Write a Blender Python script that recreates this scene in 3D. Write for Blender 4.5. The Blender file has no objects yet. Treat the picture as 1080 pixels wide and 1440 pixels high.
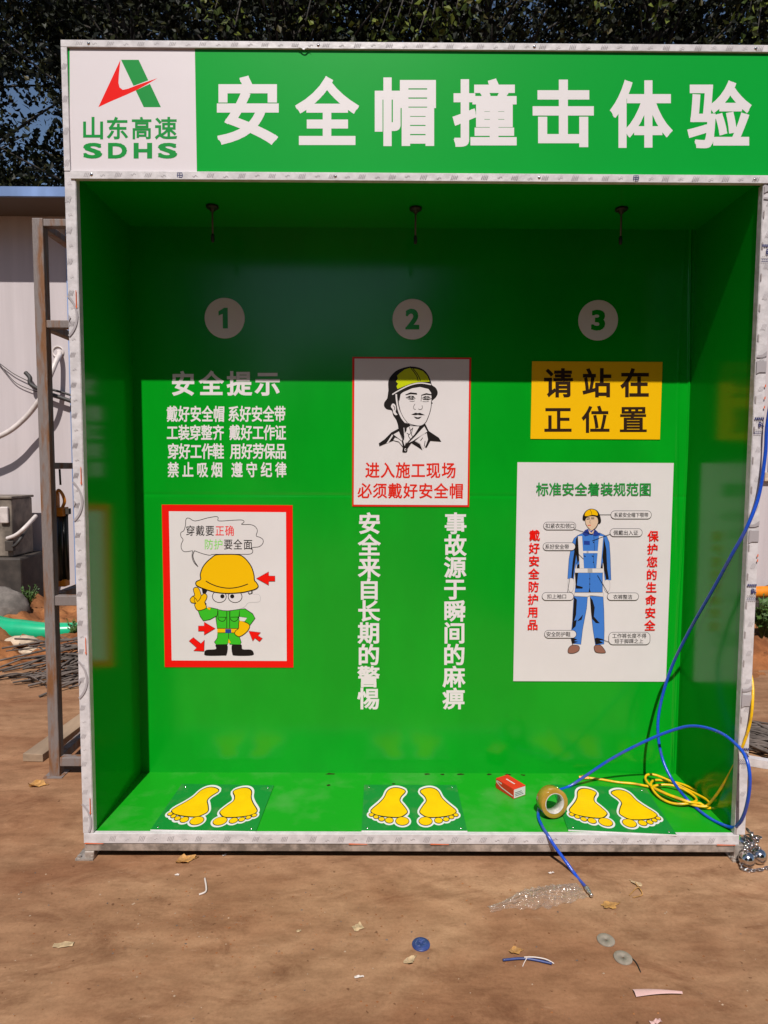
import bpy, bmesh, math, random
import numpy as np
from mathutils import Vector, Matrix
from mathutils.geometry import tessellate_polygon
random.seed(7)
rng = np.random.default_rng(7)
S = bpy.context.scene
COL = S.collection

# ------------------------------------------------------------------ camera
F_PX = 917.54                                   # focal length in pixels of the 1080 px wide photograph
EYE = Vector((-0.1325, -2.3896, 1.4982))
PITCH, YAW, ROLL = -0.0699, 0.0041, 0.0049
def cam_axes():
    cy, sy, cp, sp = math.cos(YAW), math.sin(YAW), math.cos(PITCH), math.sin(PITCH)
    f = Vector((sy*cp, cy*cp, sp)); r = Vector((cy, -sy, 0)); u = r.cross(f)
    cr, sr = math.cos(ROLL), math.sin(ROLL)
    return cr*r + sr*u, -sr*r + cr*u, f
AX_R, AX_U, AX_F = cam_axes()
cam_d = bpy.data.cameras.new('camera')
cam = bpy.data.objects.new('camera', cam_d)
COL.objects.link(cam)
cam_d.sensor_fit = 'HORIZONTAL'; cam_d.sensor_width = 36.0
cam_d.lens = 36.0*F_PX/1080.0
cam_d.clip_start = 0.05; cam_d.clip_end = 600
cam.matrix_world = Matrix(((AX_R.x, AX_U.x, -AX_F.x, EYE.x), (AX_R.y, AX_U.y, -AX_F.y, EYE.y),
                           (AX_R.z, AX_U.z, -AX_F.z, EYE.z), (0, 0, 0, 1)))
S.camera = cam

# ------------------------------------------------------------------ light
SUN_DIR = Vector((0.07, 1.0, -1.262)).normalized()     # the way the light travels
ELEV = math.asin(-SUN_DIR.z)
wd = bpy.data.worlds.new('World'); S.world = wd; wd.use_nodes = True
nt = wd.node_tree
sky = nt.nodes.new('ShaderNodeTexSky'); sky.sky_type = 'NISHITA'; sky.sun_disc = False
sky.sun_elevation = ELEV; sky.sun_rotation = math.radians(184.0)
sky.air_density = 1.0; sky.dust_density = 0.6; sky.ozone_density = 1.5
nt.links.new(sky.outputs[0], nt.nodes['Background'].inputs['Color'])
nt.nodes['Background'].inputs['Strength'].default_value = 0.08
sun_d = bpy.data.lights.new('sun', 'SUN'); sun_d.energy = 5.0; sun_d.angle = math.radians(0.5); sun_d.color = (1.0, 0.955, 0.90)
sun = bpy.data.objects.new('sun', sun_d); COL.objects.link(sun)
sun.rotation_euler = SUN_DIR.to_track_quat('-Z', 'Y').to_euler(); sun.location = (-1, -10, 12)
S.view_settings.view_transform = 'Standard'; S.view_settings.look = 'None'
S.view_settings.exposure = 0.105; S.view_settings.gamma = 1.0
try: S.view_settings.use_curve_mapping = False
except Exception: pass
S.render.engine = 'CYCLES'
S.cycles.max_bounces = 8; S.cycles.diffuse_bounces = 2; S.cycles.transparent_max_bounces = 12
S.cycles.sample_clamp_indirect = 6.0
try: S.cycles.use_denoising = True
except Exception: pass

# ------------------------------------------------------------------ measuring the photograph
def _ray(px, py): return AX_F + AX_R*((px-540)/F_PX) - AX_U*((py-720)/F_PX)
def at(px, py, y):                      # point of the upright plane at depth y
    d = _ray(px, py); return EYE + d*((y-EYE.y)/d.y)
def at_z(px, py, z=0.0):                # point of the level plane at height z
    d = _ray(px, py); return EYE + d*((z-EYE.z)/d.z)

# ------------------------------------------------------------------ materials
def srgb(r, g, b):
    f = lambda c: (c/255/12.92) if c/255 <= .04045 else ((c/255+.055)/1.055)**2.4
    return (f(r), f(g), f(b))
KEY = 0.8                                       # the colours below were measured under a dimmer key light
MATS = {}
def mat(name, col, rough=0.5, metal=0.0, spec=0.5, var=0.0, vscale=8.0, bump=0.0, bscale=40.0, col2=None,
        stretch=None, coat=0.0, detail=4.0, lo=0.4, hi=0.62, rvar=0.0):
    if name in MATS: return MATS[name]
    if not metal: col = tuple(c*KEY for c in col); col2 = tuple(c*KEY for c in col2) if col2 else None
    m = bpy.data.materials.new(name); m.use_nodes = True; MATS[name] = m
    n = m.node_tree; b = n.nodes['Principled BSDF']
    b.inputs['Base Color'].default_value = (*col, 1); b.inputs['Roughness'].default_value = rough
    b.inputs['Metallic'].default_value = metal; b.inputs['Specular IOR Level'].default_value = spec
    b.inputs['Coat Weight'].default_value = coat; b.inputs['Coat Roughness'].default_value = 0.08
    if var or bump or col2 or rvar:
        tc = n.nodes.new('ShaderNodeTexCoord'); mp = n.nodes.new('ShaderNodeMapping')
        n.links.new(tc.outputs['Object'], mp.inputs['Vector'])
        if stretch: mp.inputs['Scale'].default_value = stretch
    if var or col2:
        nz = n.nodes.new('ShaderNodeTexNoise'); nz.inputs['Scale'].default_value = vscale
        nz.inputs['Detail'].default_value = detail; nz.inputs['Roughness'].default_value = 0.6
        n.links.new(mp.outputs[0], nz.inputs['Vector'])
        rp = n.nodes.new('ShaderNodeValToRGB'); n.links.new(nz.outputs['Fac'], rp.inputs[0])
        c2 = col2 if col2 else tuple(c*(1-var) for c in col)
        c1 = col if col2 else tuple(min(1, c*(1+var*.5)) for c in col)
        rp.color_ramp.elements[0].position = lo; rp.color_ramp.elements[1].position = hi
        rp.color_ramp.elements[0].color = (*c2, 1); rp.color_ramp.elements[1].color = (*c1, 1)
        n.links.new(rp.outputs[0], b.inputs['Base Color'])
    if rvar:
        n3 = n.nodes.new('ShaderNodeTexNoise'); n3.inputs['Scale'].default_value = vscale*.7
        n.links.new(mp.outputs[0], n3.inputs['Vector'])
        mr = n.nodes.new('ShaderNodeMapRange'); mr.inputs['To Min'].default_value = max(0.02, rough-rvar); mr.inputs['To Max'].default_value = rough+rvar
        n.links.new(n3.outputs['Fac'], mr.inputs['Value']); n.links.new(mr.outputs[0], b.inputs['Roughness'])
    if bump:
        n2 = n.nodes.new('ShaderNodeTexNoise'); n2.inputs['Scale'].default_value = bscale; n2.inputs['Detail'].default_value = 5
        n.links.new(mp.outputs[0], n2.inputs['Vector'])
        bp = n.nodes.new('ShaderNodeBump'); bp.inputs['Strength'].default_value = bump; bp.inputs['Distance'].default_value = 0.02
        n.links.new(n2.outputs['Fac'], bp.inputs['Height']); n.links.new(bp.outputs[0], b.inputs['Normal'])
    return m

GREEN = (0.0015, 0.34, 0.012)
M_vinyl = mat('green_vinyl', GREEN, 0.17, spec=0.45, var=0.08, vscale=2.2, bump=0.06, bscale=2.4, rvar=0.05, stretch=(1.3, 1, .6))
M_side = mat('green_vinyl_side', GREEN, 0.17, spec=0.25, bump=0.02, bscale=1.8, var=0.04, vscale=2.0)
M_floor = mat('green_vinyl_floor', (0.055, 0.35, 0.045), 0.36, spec=0.3, col2=(0.008, 0.335, 0.010), vscale=5.0, bump=0.08, bscale=9.0, rvar=0.12, detail=9, lo=.50, hi=.72)
M_head = mat('green_board', (0.003, 0.37, 0.038), 0.30, spec=0.15, bump=0.02, bscale=1.6, var=0.03, vscale=1.5)
M_matg = mat('green_mat_board', (0.07, 0.24, 0.06), 0.4, col2=(0.004, 0.235, 0.03), vscale=11.0, detail=9, lo=.52, hi=.75, rvar=0.1)
M_film = mat('white_film', (0.66, 0.615, 0.62), 0.42, var=0.12, vscale=25.0, bump=0.14, bscale=30.0)
M_print = mat('film_print', (0.40, 0.36, 0.37), 0.5)
M_print2 = mat('film_print_dark', (0.34, 0.29, 0.28), 0.5)
M_navy = mat('film_print_navy', (0.03, 0.035, 0.14), 0.5)
M_orange_print = mat('film_print_orange', (0.75, 0.13, 0.03), 0.5)
M_white = mat('white_ink', (0.78, 0.73, 0.73), 0.4, spec=.4)
M_sheet = mat('white_sheet', (0.75, 0.695, 0.69), 0.38, spec=.35, var=0.03, vscale=3.0, bump=0.07, bscale=3.0)
M_logo_w = mat('white_logo_sheet', (0.76, 0.685, 0.70), 0.4, bump=0.05, bscale=6.0)
M_lgreen = mat('logo_green', (0.006, 0.29, 0.045), 0.4, spec=0.2)
M_red = mat('red_ink', (0.86, 0.008, 0.004), 0.35, spec=0.2)
M_dred = mat('brick_red_ink', (0.72, 0.022, 0.008), 0.38, spec=0.2)
M_yellow = mat('yellow_ink', (0.90, 0.50, 0.001), 0.38, spec=0.2)
M_yel2 = mat('yellow_footprint_ink', (0.92, 0.56, 0.0005), 0.36, spec=0.2, var=0.06, vscale=12)
M_black = mat('black_ink', (0.012, 0.009, 0.008), 0.42, spec=0.2)
M_brown = mat('brown_black_ink', (0.028, 0.012, 0.006), 0.4, spec=0.2)
M_lime = mat('lime_ink', (0.55, 0.62, 0.002), 0.38, spec=0.2)
M_dgreen_ink = mat('green_ink', (0.02, 0.30, 0.05), 0.4, spec=0.2)
M_cloth_g = mat('cartoon_green_ink', (0.045, 0.50, 0.02), 0.4, spec=0.2)
M_ltgreen = mat('light_green_ink', (0.25, 0.70, 0.12), 0.4)
M_skin = mat('skin_ink', (0.74, 0.52, 0.36), 0.4)
M_blue = mat('blue_ink', (0.055, 0.20, 0.62), 0.4, spec=0.2)
M_blue2 = mat('deep_blue_ink', (0.02, 0.05, 0.30), 0.4, spec=0.2)
M_grey = mat('grey_ink', (0.42, 0.40, 0.40), 0.4)
M_shoe = mat('brown_ink', (0.30, 0.13, 0.09), 0.4)
M_steel = mat('galvanised_steel', (0.42, 0.37, 0.33), 0.42, metal=0.55, var=0.45, vscale=18, bump=0.05, bscale=90, rvar=0.12)
M_dark = mat('dark_underside', (0.02, 0.017, 0.015), 0.8)
M_rust = mat('rusty_steel', (0.215, 0.175, 0.165), 0.65, metal=0.0, col2=(0.21, 0.085, 0.028), vscale=9, stretch=(2.2, 2.2, .35), bump=0.25, bscale=60, detail=10, lo=.40, hi=.52)
M_chrome = mat('polished_steel', (0.62, 0.58, 0.56), 0.12, metal=1.0)
M_rod = mat('dull_rod_steel', (0.09, 0.085, 0.08), 0.5, metal=0.6)
M_blackm = mat('black_fitting', (0.014, 0.014, 0.014), 0.5)
M_bhose = mat('blue_rubber', (0.006, 0.075, 0.56), 0.3, spec=0.6, col2=(0.05, 0.09, 0.40), vscale=16, detail=8, lo=.36, hi=.5, rvar=.12, bump=.08, bscale=120)
M_yhose = mat('yellow_rubber', (0.88, 0.50, 0.003), 0.36, col2=(0.62, 0.33, 0.03), vscale=18, detail=8, lo=.36, hi=.5, rvar=.12, bump=.08, bscale=120)
M_brass = mat('brass_fitting', (0.55, 0.22, 0.04), 0.4, metal=0.4)
M_silver = mat('nozzle_metal', (0.6, 0.57, 0.54), 0.3, metal=0.9)
M_tape = mat('amber_tape', (0.47, 0.27, 0.035), 0.16, spec=0.7, var=0.18, vscale=6, stretch=(1, 1, 1), coat=0.5)
M_core = mat('tape_core', (0.62, 0.57, 0.52), 0.5, var=0.25, vscale=40)
M_redbox = mat('red_carton', (0.72, 0.022, 0.015), 0.35, var=0.1, vscale=10)
M_leafd = mat('dry_leaf', (0.52, 0.26, 0.07), 0.7, var=0.4, vscale=30, bump=.3, bscale=80)
M_leafp = mat('pale_dry_leaf', (0.60, 0.42, 0.24), 0.7, var=0.35, vscale=30)
M_pink = mat('pink_plastic', (0.72, 0.45, 0.42), 0.5, var=0.1)
M_washer = mat('grey_washer', (0.29, 0.245, 0.195), 0.7, metal=0.0, spec=.2, var=0.15, vscale=60)
M_bdisc = mat('blue_plastic_disc', (0.03, 0.055, 0.20), 0.4, var=0.25, vscale=60)
M_paper = mat('paper_scrap', (0.70, 0.60, 0.55), 0.7)
M_wall = mat('white_sandwich_panel', (0.60, 0.53, 0.535), 0.5, var=0.06, vscale=1.3, bump=0.04, bscale=5, stretch=(6, 1, .4))
M_soffit = mat('brown_soffit', (0.12, 0.10, 0.085), 0.8)
M_bluet = mat('blue_metal_trim', (0.24, 0.36, 0.66), 0.35, var=0.3, vscale=1.5, stretch=(1.2, 1, .2))
M_roof = mat('roof_sheet', (0.25, 0.35, 0.6), 0.5)
M_condw = mat('white_conduit', (0.68, 0.60, 0.57), 0.45, var=0.1, vscale=20)
M_cable = mat('dark_cable', (0.035, 0.03, 0.028), 0.6)
M_ac = mat('beige_unit', (0.22, 0.18, 0.145), 0.6, var=0.5, vscale=6, detail=8)
M_acd = mat('dark_unit_side', (0.055, 0.042, 0.034), 0.7, var=.4, vscale=7)
M_orange = mat('orange_clamp', (0.82, 0.25, 0.008), 0.4, var=.15, vscale=20)
M_blackt = mat('black_tube', (0.02, 0.018, 0.017), 0.3)
M_gtube = mat('green_plastic', (0.012, 0.42, 0.20), 0.28, var=0.15, vscale=3)
M_plank = mat('plank_wood', (0.42, 0.29, 0.19), 0.75, var=0.35, vscale=4, stretch=(1, .25, 1), bump=.2, bscale=20)
M_stick = mat('grey_brown_sticks', (0.13, 0.10, 0.085), 0.8, var=0.4, vscale=10)
M_stone = mat('grey_stone', (0.20, 0.17, 0.15), 0.85, var=0.4, vscale=6, bump=.5, bscale=12)
M_block = mat('cream_block', (0.60, 0.46, 0.33), 0.85, var=0.2, vscale=20, bump=.3, bscale=40)
M_glass = mat('dark_glass', (0.015, 0.013, 0.012), 0.12)
M_bark = mat('dark_bark', (0.045, 0.036, 0.028), 0.9, var=0.4, vscale=6, bump=.5, bscale=20)
M_weed = mat('weed_green', (0.06, 0.13, 0.02), 0.6, var=0.4, vscale=20)

def ground_mat(name, cols, fine):
    m = bpy.data.materials.new(name); m.use_nodes = True
    n = m.node_tree; L = n.links; b = n.nodes['Principled BSDF']
    tc = n.nodes.new('ShaderNodeTexCoord')
    def noise(sc, det=6, ro=.6, st=None, dist=0.0):
        z = n.nodes.new('ShaderNodeTexNoise'); z.inputs['Scale'].default_value = sc; z.inputs['Detail'].default_value = det
        z.inputs['Roughness'].default_value = ro; z.inputs['Distortion'].default_value = dist
        if st:
            mp = n.nodes.new('ShaderNodeMapping'); mp.inputs['Scale'].default_value = st
            L.new(tc.outputs['Object'], mp.inputs['Vector']); L.new(mp.outputs[0], z.inputs['Vector'])
        else: L.new(tc.outputs['Object'], z.inputs['Vector'])
        return z
    def ramp(src, p0, c0, p1, c1):
        r = n.nodes.new('ShaderNodeValToRGB'); r.color_ramp.elements[0].position = p0; r.color_ramp.elements[1].position = p1
        r.color_ramp.elements[0].color = (*c0, 1); r.color_ramp.elements[1].color = (*c1, 1)
        L.new(src, r.inputs[0]); return r
    def mix(kind, fac, a, c):
        x = n.nodes.new('ShaderNodeMix'); x.data_type = 'RGBA'; x.blend_type = kind
        if isinstance(fac, float): x.inputs[0].default_value = fac
        else: L.new(fac, x.inputs[0])
        L.new(a, x.inputs[6]); L.new(c, x.inputs[7]); return x.outputs[2]
    base = ramp(noise(1.1, 5, .55, (1, 1.7, 1), .4).outputs['Fac'], .36, cols[1], .62, cols[0])
    mid = ramp(noise(6.5, 8, .68, (1, 2.4, 1)).outputs['Fac'], .36, (.70, .66, .62), .60, (1.06, 1.06, 1.06))
    c = mix('MULTIPLY', 0.85, base.outputs[0], mid.outputs[0])
    st = ramp(noise(2.3, 9, .72, (1, 2.0, 1), 1.2).outputs['Fac'], .53, (1, 1, 1), .68, cols[2])
    c = mix('MULTIPLY', 0.85, c, st.outputs[0])
    wet = ramp(noise(.75, 6, .6, (1, 1.5, 1), .8).outputs['Fac'], .46, (1, 1, 1), .60, (.72, .60, .54))
    c = mix('MULTIPLY', 0.9, c, wet.outputs[0])
    swp = ramp(noise(4.2, 6, .6, (.25, 3.2, 1), .3).outputs['Fac'], .40, (.86, .83, .80), .62, (1.10, 1.10, 1.10))
    c = mix('MULTIPLY', 0.4, c, swp.outputs[0])
    gr = ramp(noise(fine, 6, .75).outputs['Fac'], .33, (.62, .58, .54), .56, (1.04, 1.04, 1.04))
    c = mix('MULTIPLY', 0.42, c, gr.outputs[0])
    sp = ramp(noise(38, 2, .5).outputs['Fac'], .70, (1, 1, 1), .74, (.40, .33, .28))
    c = mix('MULTIPLY', 0.8, c, sp.outputs[0])
    lt = ramp(noise(11, 7, .7, (1, 3.0, 1)).outputs['Fac'], .60, (0, 0, 0), .74, (.09, .07, .05))
    c = mix('ADD', 0.8, c, lt.outputs[0])
    L.new(c, b.inputs['Base Color']); b.inputs['Roughness'].default_value = 0.85; b.inputs['Specular IOR Level'].default_value = 0.25
    bp = n.nodes.new('ShaderNodeBump'); bp.inputs['Strength'].default_value = 0.14; bp.inputs['Distance'].default_value = 0.004
    L.new(noise(fine*.6, 9, .72).outputs['Fac'], bp.inputs['Height']); L.new(bp.outputs[0], b.inputs['Normal'])
    return m
M_ground = ground_mat('dusty_concrete', [(.375, .218, .122), (.262, .137, .072), (.60, .51, .46)], 95)
M_soil = ground_mat('brown_soil', [(.34, .14, .05), (.19, .08, .03), (.45, .36, .30)], 24)

def leaf_mat(name, c0, c1):
    m = bpy.data.materials.new(name); m.use_nodes = True
    n = m.node_tree; L = n.links; b = n.nodes['Principled BSDF']
    g = n.nodes.new('ShaderNodeNewGeometry'); r = n.nodes.new('ShaderNodeValToRGB')
    r.color_ramp.elements[0].color = (*c0, 1); r.color_ramp.elements[1].color = (*c1, 1)
    r.color_ramp.elements[0].position = .35
    e = r.color_ramp.elements.new(.93); e.color = (*[c*1.0 for c in c1], 1)
    r.color_ramp.elements[-1].color = (.055, .042, .012, 1)
    L.new(g.outputs['Random Per Island'], r.inputs[0]); L.new(r.outputs[0], b.inputs['Base Color'])
    b.inputs['Roughness'].default_value = 0.5; b.inputs['Specular IOR Level'].default_value = 0.12
    return m
M_leaf = leaf_mat('dark_leaf', (.004, .005, .0015), (.013, .017, .003))
M_leaf3 = leaf_mat('sunlit_leaf', (.03, .045, .008), (.12, .14, .02))  # sunlight put into the colour, far lighter than the other leaves
M_leaf2 = leaf_mat('olive_leaf', (.004, .005, .0015), (.018, .020, .004))

def clear_mat():
    m = bpy.data.materials.new('clear_film'); m.use_nodes = True
    n = m.node_tree; L = n.links; out = n.nodes['Material Output']
    n.nodes.remove(n.nodes['Principled BSDF'])
    t = n.nodes.new('ShaderNodeBsdfTransparent'); t.inputs[0].default_value = (.99, .985, .98, 1)
    g = n.nodes.new('ShaderNodeBsdfGlossy'); g.inputs['Roughness'].default_value = 0.14
    fr = n.nodes.new('ShaderNodeLayerWeight'); fr.inputs[0].default_value = .25
    mx = n.nodes.new('ShaderNodeMixShader'); L.new(fr.outputs['Facing'], mx.inputs[0]); L.new(t.outputs[0], mx.inputs[1]); L.new(g.outputs[0], mx.inputs[2])
    tc = n.nodes.new('ShaderNodeTexCoord'); nz = n.nodes.new('ShaderNodeTexNoise'); nz.inputs['Scale'].default_value = 42; nz.inputs['Detail'].default_value = 2; nz.inputs['Distortion'].default_value = 1.5
    L.new(tc.outputs['Object'], nz.inputs['Vector']); bp = n.nodes.new('ShaderNodeBump'); bp.inputs['Strength'].default_value = .8; bp.inputs['Distance'].default_value = .012
    L.new(nz.outputs['Fac'], bp.inputs['Height']); L.new(bp.outputs[0], g.inputs['Normal'])
    df = n.nodes.new('ShaderNodeBsdfDiffuse'); df.inputs[0].default_value = (.8, .78, .76, 1)
    m2 = n.nodes.new('ShaderNodeMixShader'); m2.inputs[0].default_value = .05; L.new(mx.outputs[0], m2.inputs[1]); L.new(df.outputs[0], m2.inputs[2])
    L.new(m2.outputs[0], out.inputs['Surface']); return m
M_clear = clear_mat()

# ------------------------------------------------------------------ mesh helpers
ROOT = {}
class MB:
    def __init__(self): self.v = []; self.f = []; self.m = []; self.s = []; self.mats = []
    def mi(self, m):
        if m not in self.mats: self.mats.append(m)
        return self.mats.index(m)
    def add(self, vs, fs, m, smooth=False):
        o = len(self.v); self.v += [tuple(v) for v in vs]; k = self.mi(m)
        for f in fs: self.f.append(tuple(i+o for i in f)); self.m.append(k); self.s.append(smooth)
        return self
    def box(self, x0, x1, y0, y1, z0, z1, m, rot=None, c=None):
        vs = [Vector((x, y, z)) for z in (z0, z1) for y in (y0, y1) for x in (x0, x1)]
        if rot is not None: vs = [rot @ v for v in vs]
        if c is not None: vs = [v + Vector(c) for v in vs]
        return self.add(vs, [(0, 2, 3, 1), (4, 5, 7, 6), (0, 1, 5, 4), (2, 6, 7, 3), (0, 4, 6, 2), (1, 3, 7, 5)], m)
    def bar(self, a, b, w, h, m, up=Vector((0, 0, 1))):
        a = Vector(a); b = Vector(b); d = (b-a).normalized(); s = d.cross(up)
        if s.length < 1e-4: s = d.cross(Vector((0, 1, 0)))
        s.normalize(); u = s.cross(d)
        vs = [p + s*(i*w/2) + u*(j*h/2) for p in (a, b) for i, j in ((-1, -1), (1, -1), (1, 1), (-1, 1))]
        return self.add(vs, [(3, 2, 1, 0), (4, 5, 6, 7), (0, 1, 5, 4), (1, 2, 6, 5), (2, 3, 7, 6), (3, 0, 4, 7)], m)
    def tube(self, pts, r, m, n=10, closed=False, cap=True):
        P = [Vector(p) for p in pts]; N = len(P)
        R = r if isinstance(r, (list, tuple)) else [r]*N
        vs = []; prev = None
        for i, p in enumerate(P):
            if closed: t = P[(i+1) % N] - P[i-1]
            else: t = P[min(i+1, N-1)] - P[max(i-1, 0)]
            t.normalize()
            if prev is None:
                a = Vector((0, 0, 1)) if abs(t.z) < .9 else Vector((1, 0, 0)); s = t.cross(a).normalized()
            else:
                s = prev - t*prev.dot(t); s.normalize()
            prev = s; u = t.cross(s)
            for k in range(n):
                q = 2*math.pi*k/n; vs.append(p + (s*math.cos(q) + u*math.sin(q))*R[i])
        fs = []
        for i in range(N if closed else N-1):
            j = (i+1) % N
            for k in range(n):
                l = (k+1) % n; fs.append((i*n+k, i*n+l, j*n+l, j*n+k))
        self.add(vs, fs, m, True)
        if cap and not closed:
            o = len(self.v) - N*n; k = self.mi(m)
            self.f.append(tuple(o+q for q in reversed(range(n)))); self.m.append(k); self.s.append(False)
            self.f.append(tuple(o+(N-1)*n+q for q in range(n))); self.m.append(k); self.s.append(False)
        return self
    def lathe(self, prof, m, M=Matrix.Identity(4), n=32, closed=False, smooth=True):
        vs = [M @ Vector((r*math.cos(2*math.pi*k/n), r*math.sin(2*math.pi*k/n), z)) for r, z in prof for k in range(n)]
        fs = []; N = len(prof)
        for i in range(N if closed else N-1):
            j = (i+1) % N
            for k in range(n):
                l = (k+1) % n; fs.append((i*n+k, i*n+l, j*n+l, j*n+k))
        return self.add(vs, fs, m, smooth)
    def disc(self, c, r, m, M=Matrix.Identity(4), n=48):
        vs = [M @ (Vector(c) + Vector((r*math.cos(2*math.pi*k/n), r*math.sin(2*math.pi*k/n), 0))) for k in range(n)]
        return self.add(vs, [tuple(range(n))], m)
    def sphere(self, c, r, m, nu=24, nv=14, sc=(1, 1, 1), jit=0.0):
        vs = []
        for j in range(nv+1):
            ph = math.pi*j/nv
            for k in range(nu):
                th = 2*math.pi*k/nu; q = 1+random.uniform(-jit, jit)
                vs.append((c[0]+r*sc[0]*q*math.sin(ph)*math.cos(th), c[1]+r*sc[1]*q*math.sin(ph)*math.sin(th), c[2]+r*sc[2]*q*math.cos(ph)))
        fs = [(j*nu+k, (j+1)*nu+k, (j+1)*nu+(k+1) % nu, j*nu+(k+1) % nu) for j in range(nv) for k in range(nu)]
        return self.add(vs, fs, m, True)
    def build(self, name, parent=None, loc=None, bevel=0.0, seg=2):
        me = bpy.data.meshes.new(name)
        off = Vector((0, 0, 0))
        if parent is not None: off = ROOT.get(parent.name_full, Vector((0, 0, 0)))
        elif loc is not None: off = Vector(loc)
        me.from_pydata([(v[0]-off.x, v[1]-off.y, v[2]-off.z) for v in self.v], [], self.f)
        for mm in self.mats: me.materials.append(mm)
        me.polygons.foreach_set('material_index', self.m); me.polygons.foreach_set('use_smooth', self.s)
        me.update()
        o = bpy.data.objects.new(name, me); COL.objects.link(o)
        if parent is not None: o.parent = parent; ROOT[o.name_full] = off
        elif loc is not None: o.location = off; ROOT[o.name_full] = off
        if bevel:
            b = o.modifiers.new('bevel', 'BEVEL'); b.width = bevel; b.segments = seg; b.limit_method = 'ANGLE'; b.harden_normals = False
        return o
def tag(o, label, cat, group=None, kind=None):
    o['label'] = label
    if kind: o['kind'] = kind
    else: o['category'] = cat
    if group: o['group'] = group
    return o
def thing(name, loc, label, cat, group=None):
    o = bpy.data.objects.new(name, None); COL.objects.link(o); o.location = loc; o.empty_display_size = .1
    ROOT[o.name_full] = Vector(loc); return tag(o, label, cat, group)
def struct(o): o['kind'] = 'structure'; return o
def copy_tree(o, parent=None):
    c = o.copy(); COL.objects.link(c)
    if parent is not None: c.parent = parent
    for ch in [x for x in bpy.data.objects if x.parent == o]: copy_tree(ch, c)
    return c
def spline(pts, k=8, closed=False):
    P = [Vector(p) for p in pts]; N = len(P); out = []
    for i in range(N if closed else N-1):
        if closed: a, b, c, d = P[i-1], P[i], P[(i+1) % N], P[(i+2) % N]
        else: a, b, c, d = P[max(i-1, 0)], P[i], P[i+1], P[min(i+2, N-1)]
        for j in range(k):
            t = j/k
            out.append(0.5*((2*b) + (c-a)*t + (2*a-5*b+4*c-d)*t*t + (3*b-a-3*c+d)*t*t*t))
    if not closed: out.append(P[-1])
    return out

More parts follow.
